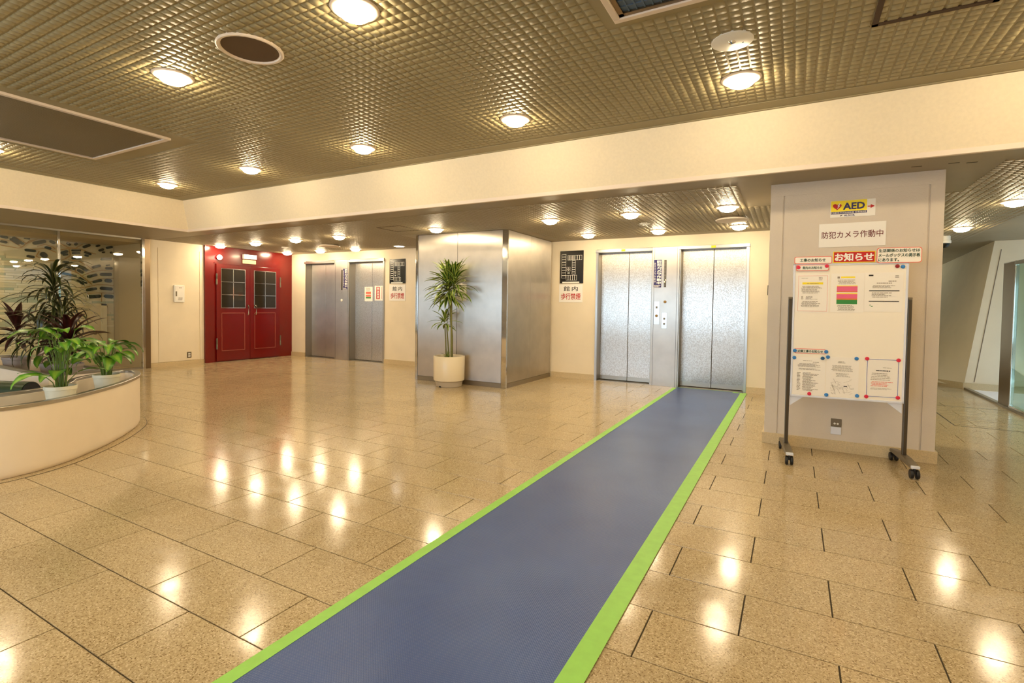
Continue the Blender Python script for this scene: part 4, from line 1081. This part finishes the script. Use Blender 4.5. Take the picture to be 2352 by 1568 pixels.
def smallpot(t, r, h, m, z0=0):
    MB().lathe([(r*.72, z0), (r*.98, z0+h-.03), (r*1.04, z0+h-.028), (r*1.04, z0+h), (r*.96, z0+h), (r*.92, z0+h-.04), (.01, z0+h-.05)], n=32).build('pot', m, t, smooth=True)
    MB().lathe([(r*.9, z0+h-.06), (r*.9, z0+h-.035), (.01, z0+h-.033)], n=24).build('soil', M['soil'], t)
def broadleaf(name, label, x, y, z, seed, n, Lr, zl, spread):
    t = thing(name, label, 'potted plant', (x, y, z)); smallpot(t, .105, .26, M['pot_white'])
    r = random.Random(seed)
    vs = []
    for k in range(6):
        me = leaf_mesh(r.uniform(*Lr), r.uniform(.075, .10), .5-.25*k/5, r.uniform(.8, 1.7), segs=9, fold=.22, peak=.4, tw=r.uniform(-.3, .3), wave=.003)
        me.materials.append(M['leaf_broad']); vs.append(me)
    for k in range(n):
        az = k*2.39996+r.uniform(-.3, .3); rr = r.uniform(.02, spread); zz = r.uniform(*zl)
        tip = (rr*math.cos(az), rr*math.sin(az), .22+zz)
        a2 = az+r.uniform(-.4, .4)
        MB().tube([(.03*math.cos(az), .03*math.sin(az), .21), (.5*tip[0], .5*tip[1], .22+zz*.55), tip], [.0045, .0035, .003], 6).build('stalk', M['stalk'], t, smooth=True)
        link('leaf', vs[k % 6], t, tip, (r.uniform(-.2, .2), r.uniform(-.25, .15), a2)).scale = (r.uniform(.8, 1.15),)*3
broadleaf('leafy_potted_plant', 'bright green leafy plant in left white pot on the curved planter', -5.31, 1.90, .332, 21, 32, (.17, .26), (.12, .50), .12)
broadleaf('leafy_potted_plant', 'bright green leafy plant in right white pot near planter tip', -5.80, 2.43, .332, 33, 27, (.18, .27), (.16, .34), .13)

def cordyline(label, x, y, seed, zst, n):
    t = thing('maroon_potted_plant', label, 'potted plant', (x, y, .342)); smallpot(t, .13, .28, M['pot_grey'])
    MB().tube([(0, 0, .22), (.01, 0, .22+zst*.5), (0, 0, .22+zst)], .012, 8).build('stem', M['cane'], t, smooth=True)
    crown(t, n, (0, 0, .18+zst), .18, (.30, .42), (.055, .075), (-.15, 1.35), (.4, 1.3), M['leaf_cord'], seed, fold=.35, variants=6)
cordyline('maroon leaved plant at the left edge in a grey pot', -8.05, 2.47, 41, .30, 24)
cordyline('maroon leaved plant in grey pot under the tall dark dracaena', -6.80, 2.50, 43, .22, 30)
t = thing('dark_dracaena', 'tall dark green narrow leaved plant rising before the glass wall', 'potted plant', (-7.42, 2.60, .342)); smallpot(t, .13, .24, M['pot_grey'])
for px, py, pz in ((0, 0, 1.0), (.1, .08, .75), (-.06, -.1, .6)):
    MB().tube([(0, 0, .2), (px*.5, py*.5, pz*.6), (px, py, pz)], .013, 8).build('stem', M['cane'], t, smooth=True)
crown(t, 90, (0, 0, .72), .50, (.32, .48), (.026, .038), (-.4, 1.2), (1.0, 2.2), M['leaf_dark'], 51, variants=10)
crown(t, 60, (.12, .04, .50), .36, (.32, .46), (.026, .036), (-.4, 1.2), (1.0, 2.2), M['leaf_dark'], 52)
crown(t, 50, (-.06, -.1, .42), .26, (.30, .44), (.026, .036), (-.3, 1.1), (1.0, 2.0), M['leaf_dark'], 53)

# ================================================================== GLASS WALL AND MOSAIC (left)
t = tag(link('window_1', None, None, (XG, 0, 0)), kind='structure')
for a, b in ((-2.0, 1.0), (1.02, 3.915), (3.95, 5.19)):
    MB().box(-.006, .006, a, b, .03, ZL-.03).build('pane', M['glass'], t)
MB().box(-.02, .02, 3.915, 3.95, .03, ZL-.03, .003).build('mullion', M['chrome'], t)
MB().box(-.025, .025, -2.0, 5.2, .0, .03).build('bottom_rail', M['steel_dull'], t)
MB().box(-.02, .02, -2.0, 5.2, ZL-.03, ZL).build('top_rail', M['steel_dull'], t)
MB().box(-.03, .045, 5.19, 5.235, 0, ZL, .004).build('jamb', M['chrome'], t)
MB().box(-.03, .03, 5.235, 5.335, 0, ZL, .003).build('jamb', M['brown_steel'], t)

XM = -12.1
for x_, y_ in ((-11.55, 2.7), (-11.55, 1.4)):  # added out-of-view lights that brighten the mosaic bay
    t = thing('ceiling_light', 'downlight inside the glazed bay, just left of the picture', 'ceiling light', (x_, y_, 2.41), group='downlights inside the glazed bay')
    MB().lathe([(.1, 0), (.1, -.008), (.085, -.01)], n=24).build('ring', M['chrome'], t)
    MB().lathe([(.08, -.008), (.075, -.02), (.02, -.03)], n=20).build('diffuser', M['bayfill'], t)
mw_ = MB().box(XM-.04, XM-.012, -1.0, 5.21, 0, 2.41)
mosaic = struct('wall_mosaic', mw_, M['mosaic_bg'])
from_px = lambda px, py, X: None
def px_plane(px, py, X):
    dc = ((px-CXP)/FPX, (py-CYP)/FPX, 1.0)
    d = [sum(RM[j][i]*dc[j] for j in range(3)) for i in range(3)]
    t_ = X/d[0]; return d[1]*t_, CAMH+d[2]*t_
# stone strips: below the arches line
def arch_low(y): # lower limit of the dark glass zone, along the wall
    pts = [(-1, 2.15), (3.5, 2.12), (4.05, 2.0), (4.25, 1.98), (4.45, 1.75), (4.62, 1.62), (4.66, 1.40), (5.21, 1.40)]
    for (a, za), (b, zb) in zip(pts, pts[1:]):
        if a <= y <= b: return za+(zb-za)*(y-a)/(b-a)
    return 2.1
st = MB(); z = .0
while z < 2.15:
    hgt = .043; y = 1.6-random.random()*.4
    while y < 5.2:
        w = random.choice([.22, .3, .4, .5])*random.uniform(.8, 1.1); y1 = min(y+w, 5.205)
        if z+hgt < arch_low((y+y1)/2):
            st.box(XM-.012, XM+random.uniform(-.002, .004), y+.002, y1-.002, z+.0025, z+hgt-.0025, mi=random.choice([0, 0, 1, 1, 2]))
        y = y1
    z += hgt
tag(st.build('stone_strips', [M['strip_a'], M['strip_b'], M['strip_c']], mosaic), kind='stuff')
# dark glass pieces, traced on the wall plane in (y,z)
PC = [(0,275,120,300,26),(190,290,360,400,24),(150,310,290,400,24),(360,305,450,318,16),(490,385,690,350,34),(745,345,830,385,30),(0,350,110,372,24),(370,480,540,500,26),(400,570,520,595,26),(615,520,700,595,50),(670,440,770,465,26),
 (1000,375,1060,410,24),(1120,410,1160,380,26),(1245,445,1355,405,28),(1440,430,1500,410,22),(1590,455,1690,435,26),(1350,470,1385,470,22),(1480,495,1560,470,26),(1530,520,1575,515,18),(1650,520,1690,522,22),
 (905,535,1020,498,28),(1075,490,1215,490,22),(1260,510,1370,550,24),(1080,530,1205,530,20),(940,560,1020,545,22),(1265,560,1330,575,22),(1075,605,1215,603,30),(1510,620,1680,620,28),
 (935,660,1040,670,22),(955,715,1130,770,28),(1170,715,1310,800,28),(1160,775,1250,830,28),(1380,745,1510,715,28),(1580,758,1690,760,28),(1590,715,1650,708,14),
 (905,820,1150,880,24),(1185,895,1305,985,26),(1150,935,1260,1000,24),(1310,890,1460,850,28),(1500,850,1680,850,34),(1390,965,1530,935,30),(1570,940,1680,950,40),
 (1290,1085,1455,1060,30),(1500,1055,1690,1070,36),(1310,1185,1515,1175,38),(1560,1175,1700,1185,42)]
for k, (x1, y1, x2, y2, w) in enumerate(PC):
    (ya, za), (yb, zb) = px_plane(x1/6.533, 500+y1/6.533, XM), px_plane(x2/6.533, 500+y2/6.533, XM)
    d = Vector((yb-ya, zb-za)); L_ = d.length; ang = math.atan2(d.y, d.x); hw = w/6.533*.0118/2
    pts = []
    for j in range(12):
        a = PI*j/11-PI/2; pts.append((L_/2-hw+hw*math.cos(a), hw*math.sin(a)))
    for j in range(12):
        a = PI*j/11+PI/2; pts.append((-L_/2+hw+hw*math.cos(a), hw*math.sin(a)))
    if L_ < 2*hw: continue
    ca, sa = math.cos(ang), math.sin(ang); cy, cz = (ya+yb)/2, (za+zb)/2
    ring = [(cy+p[0]*ca-p[1]*sa, min(2.405, cz+p[0]*sa+p[1]*ca)) for p in pts]; n = len(ring)
    MB().add([(XM-.012, a, b) for a, b in ring]+[(XM+.01, a, b) for a, b in ring], [tuple(range(n, 2*n))]+[(i, (i+1) % n, (i+1) % n+n, i+n) for i in range(n)]).build('glass_piece', M['glasspiece2' if k % 5 == 0 else 'glasspiece'], mosaic)
LN = [[(0,240),(580,300),(900,330),(1500,385)],[(0,405),(270,455),(330,440),(450,340),(580,300)],[(240,290),(400,385),(560,300)],[(0,320),(170,345),(330,440)],[(560,430),(680,400),(800,440),(830,470)],[(540,575),(680,645),(900,630),(980,615),(1040,580)],[(590,500),(540,575)],
 [(900,480),(1040,460),(1200,465),(1340,520),(1440,545)],[(900,380),(1010,445),(1140,455),(1240,395)],[(900,770),(1050,785),(1180,840),(1290,920),(1380,1000)],[(1030,630),(1180,650),(1300,710),(1390,780)],[(1240,865),(1400,805),(1540,785),(1720,800)],[(1130,1040),(1270,1045),(1450,1005),(1600,1005),(1720,1020)],[(1290,1130),(1530,1125),(1720,1130)],[(380,480),(700,460),(840,520)],[(1300,980),(1480,920),(1720,905)],[(1180,840),(1130,800),(1150,740)],[(1040,470),(1060,560),(1040,580)],[(1720,400),(1720,1270)],[(1525,1130),(1525,1260)]]
mb = MB()
for ln in LN:
    q = [px_plane(a/6.533, 500+b/6.533, XM) for a, b in ln]
    for (ya, za), (yb, zb) in zip(q, q[1:]):
        d = Vector((yb-ya, zb-za)); 
        if d.length < 1e-4: continue
        nrm = Vector((-d.y, d.x)).normalized()*.006
        P = [(ya-nrm.x, za-nrm.y), (yb-nrm.x, zb-nrm.y), (yb+nrm.x, zb+nrm.y), (ya+nrm.x, za+nrm.y)]
        P = [(a, min(b, 2.405)) for a, b in P]
        mb.add([(XM-.012, a, b) for a, b in P]+[(XM+.004, a, b) for a, b in P], [(4, 5, 6, 7), (0, 1, 5, 4), (1, 2, 6, 5), (2, 3, 7, 6), (3, 0, 4, 7)])
mb.build('brass_lines', M['brass'], mosaic)
# small door panel set in the mosaic wall
t = thing('wall_cabinet_door', 'plain beige cabinet door with round lock behind the glass wall', 'cabinet', (XM+.004, 4.47, 0), PI/2)
MB().box(0, .50, -.03, 0, .02, 1.20, .004).build('door', M['cabinet'], t)
MB().box(.50, .60, -.04, 0, 0, 1.24, .003).build('frame', M['strip_a'], t)
MB().box(-.02, .6, -.04, 0, 1.2, 1.24, .003).build('frame', M['strip_a'], t)
MB().lathe([(.035, -.03), (.035, -.045), (.02, -.05)], cx=.40, cy=.66, n=20, axis='y').build('lock', M['grey_metal'], t)
# recessed uplight near the wall foot
t = thing('floor_uplight', 'small floor lamp washing the stone strips behind the glass', 'lamp', (-11.75, 3.45, 0))
MB().lathe([(.07, .0), (.07, .10), (.06, .11)], n=20).build('body', M['dark'], t, smooth=True)
MB().lathe([(.055, .108), (.04, .118), (.01, .12)], n=20).build('lens', M['lampcool'], t, smooth=True)

# ================================================================== RIGHT ENTRANCE
t = tag(link('window_2', None, None, (2.6, 0, 0)), kind='structure')
MB().box(-.03, .03, 6.6, 11.3, 0, .03).build('bottom_rail', M['steel_dull'], t)
MB().box(-.006, .006, 6.65, 9.28, .05, 1.98).build('pane', M['glass_green'], t)
MB().box(-.02, .02, 6.6, 9.28, 1.95, 2.0).build('top_rail', M['chrome'], t)
MB().box(-.02, .04, 6.6, 9.28, .03, .06).build('door_shoe', M['chrome'], t)
t = thing('door_post', 'flat brown steel entrance post with bright edge at the right', 'post', (2.6, 9.5, 0))
MB().box(-.01, .02, -.215, .22, 0, 2.0, .002).build('plate', M['brown_steel'], t)
MB().box(-.013, .03, -.225, -.208, 0, 2.003, .002).build('edge_trim', M['chrome'], t)
MB().box(-.013, .03, -.225, .222, 2.0, 2.008, .002).build('edge_trim', M['chrome'], t)
of = MB().box(2.62, 7.4, 5.5, 11.35, -.12, -.002); struct('floor_outside', of, M['out_floor'])
ex = MB(); ex.box(6.8, 7.0, 5.3, 11.4, 0, 4.2); ex.box(2.84, 7.0, 5.2, 5.3, 0, 4.2);  struct('sky_screen', ex, M['ext'])  # added screen keeping bright sky out of the glass and its reflections
t = thing('entrance_mat_frame', 'flush metal framed doormat recess right of the plaster column', 'doormat', (1.66, 7.6, 0))
mb = MB(); mb.box(0, .95, -.006, .006, -.003, .0015); mb.box(-.006, .006, 0, 1.55, -.003, .0015); mb.box(0, .93, 1.545, 1.557, -.003, .0015)
mb.build('frame', M['bronze'], t)
sl = MB(); y = .1
while y < 1.5:
    x = random.uniform(0, .2)
    while x < .85:
        w = random.uniform(.1, .4); sl.box(x, min(.92, x+w), y, y+.004, -.002, .0008); x += w+random.uniform(.1, .5)
    y += .12
tag(sl.build('slots', M['bronze'], t), kind='stuff')
# chips in the soffit paint by the column top
for (x, y, l) in ((1.22, 5.40, 'small dark chip in soffit paint, right of column corner'), (1.10, 5.36, 'dark paint chip in soffit just above column right corner'), (.86, 5.36, 'short dark crack in soffit above the column')):
    o = MB().box(-.035, .035, -.008, .008, -.0012, 0).build('paint_chip', M['seam'], None, (x, y, ZL)); tag(o, l, 'paint chip')
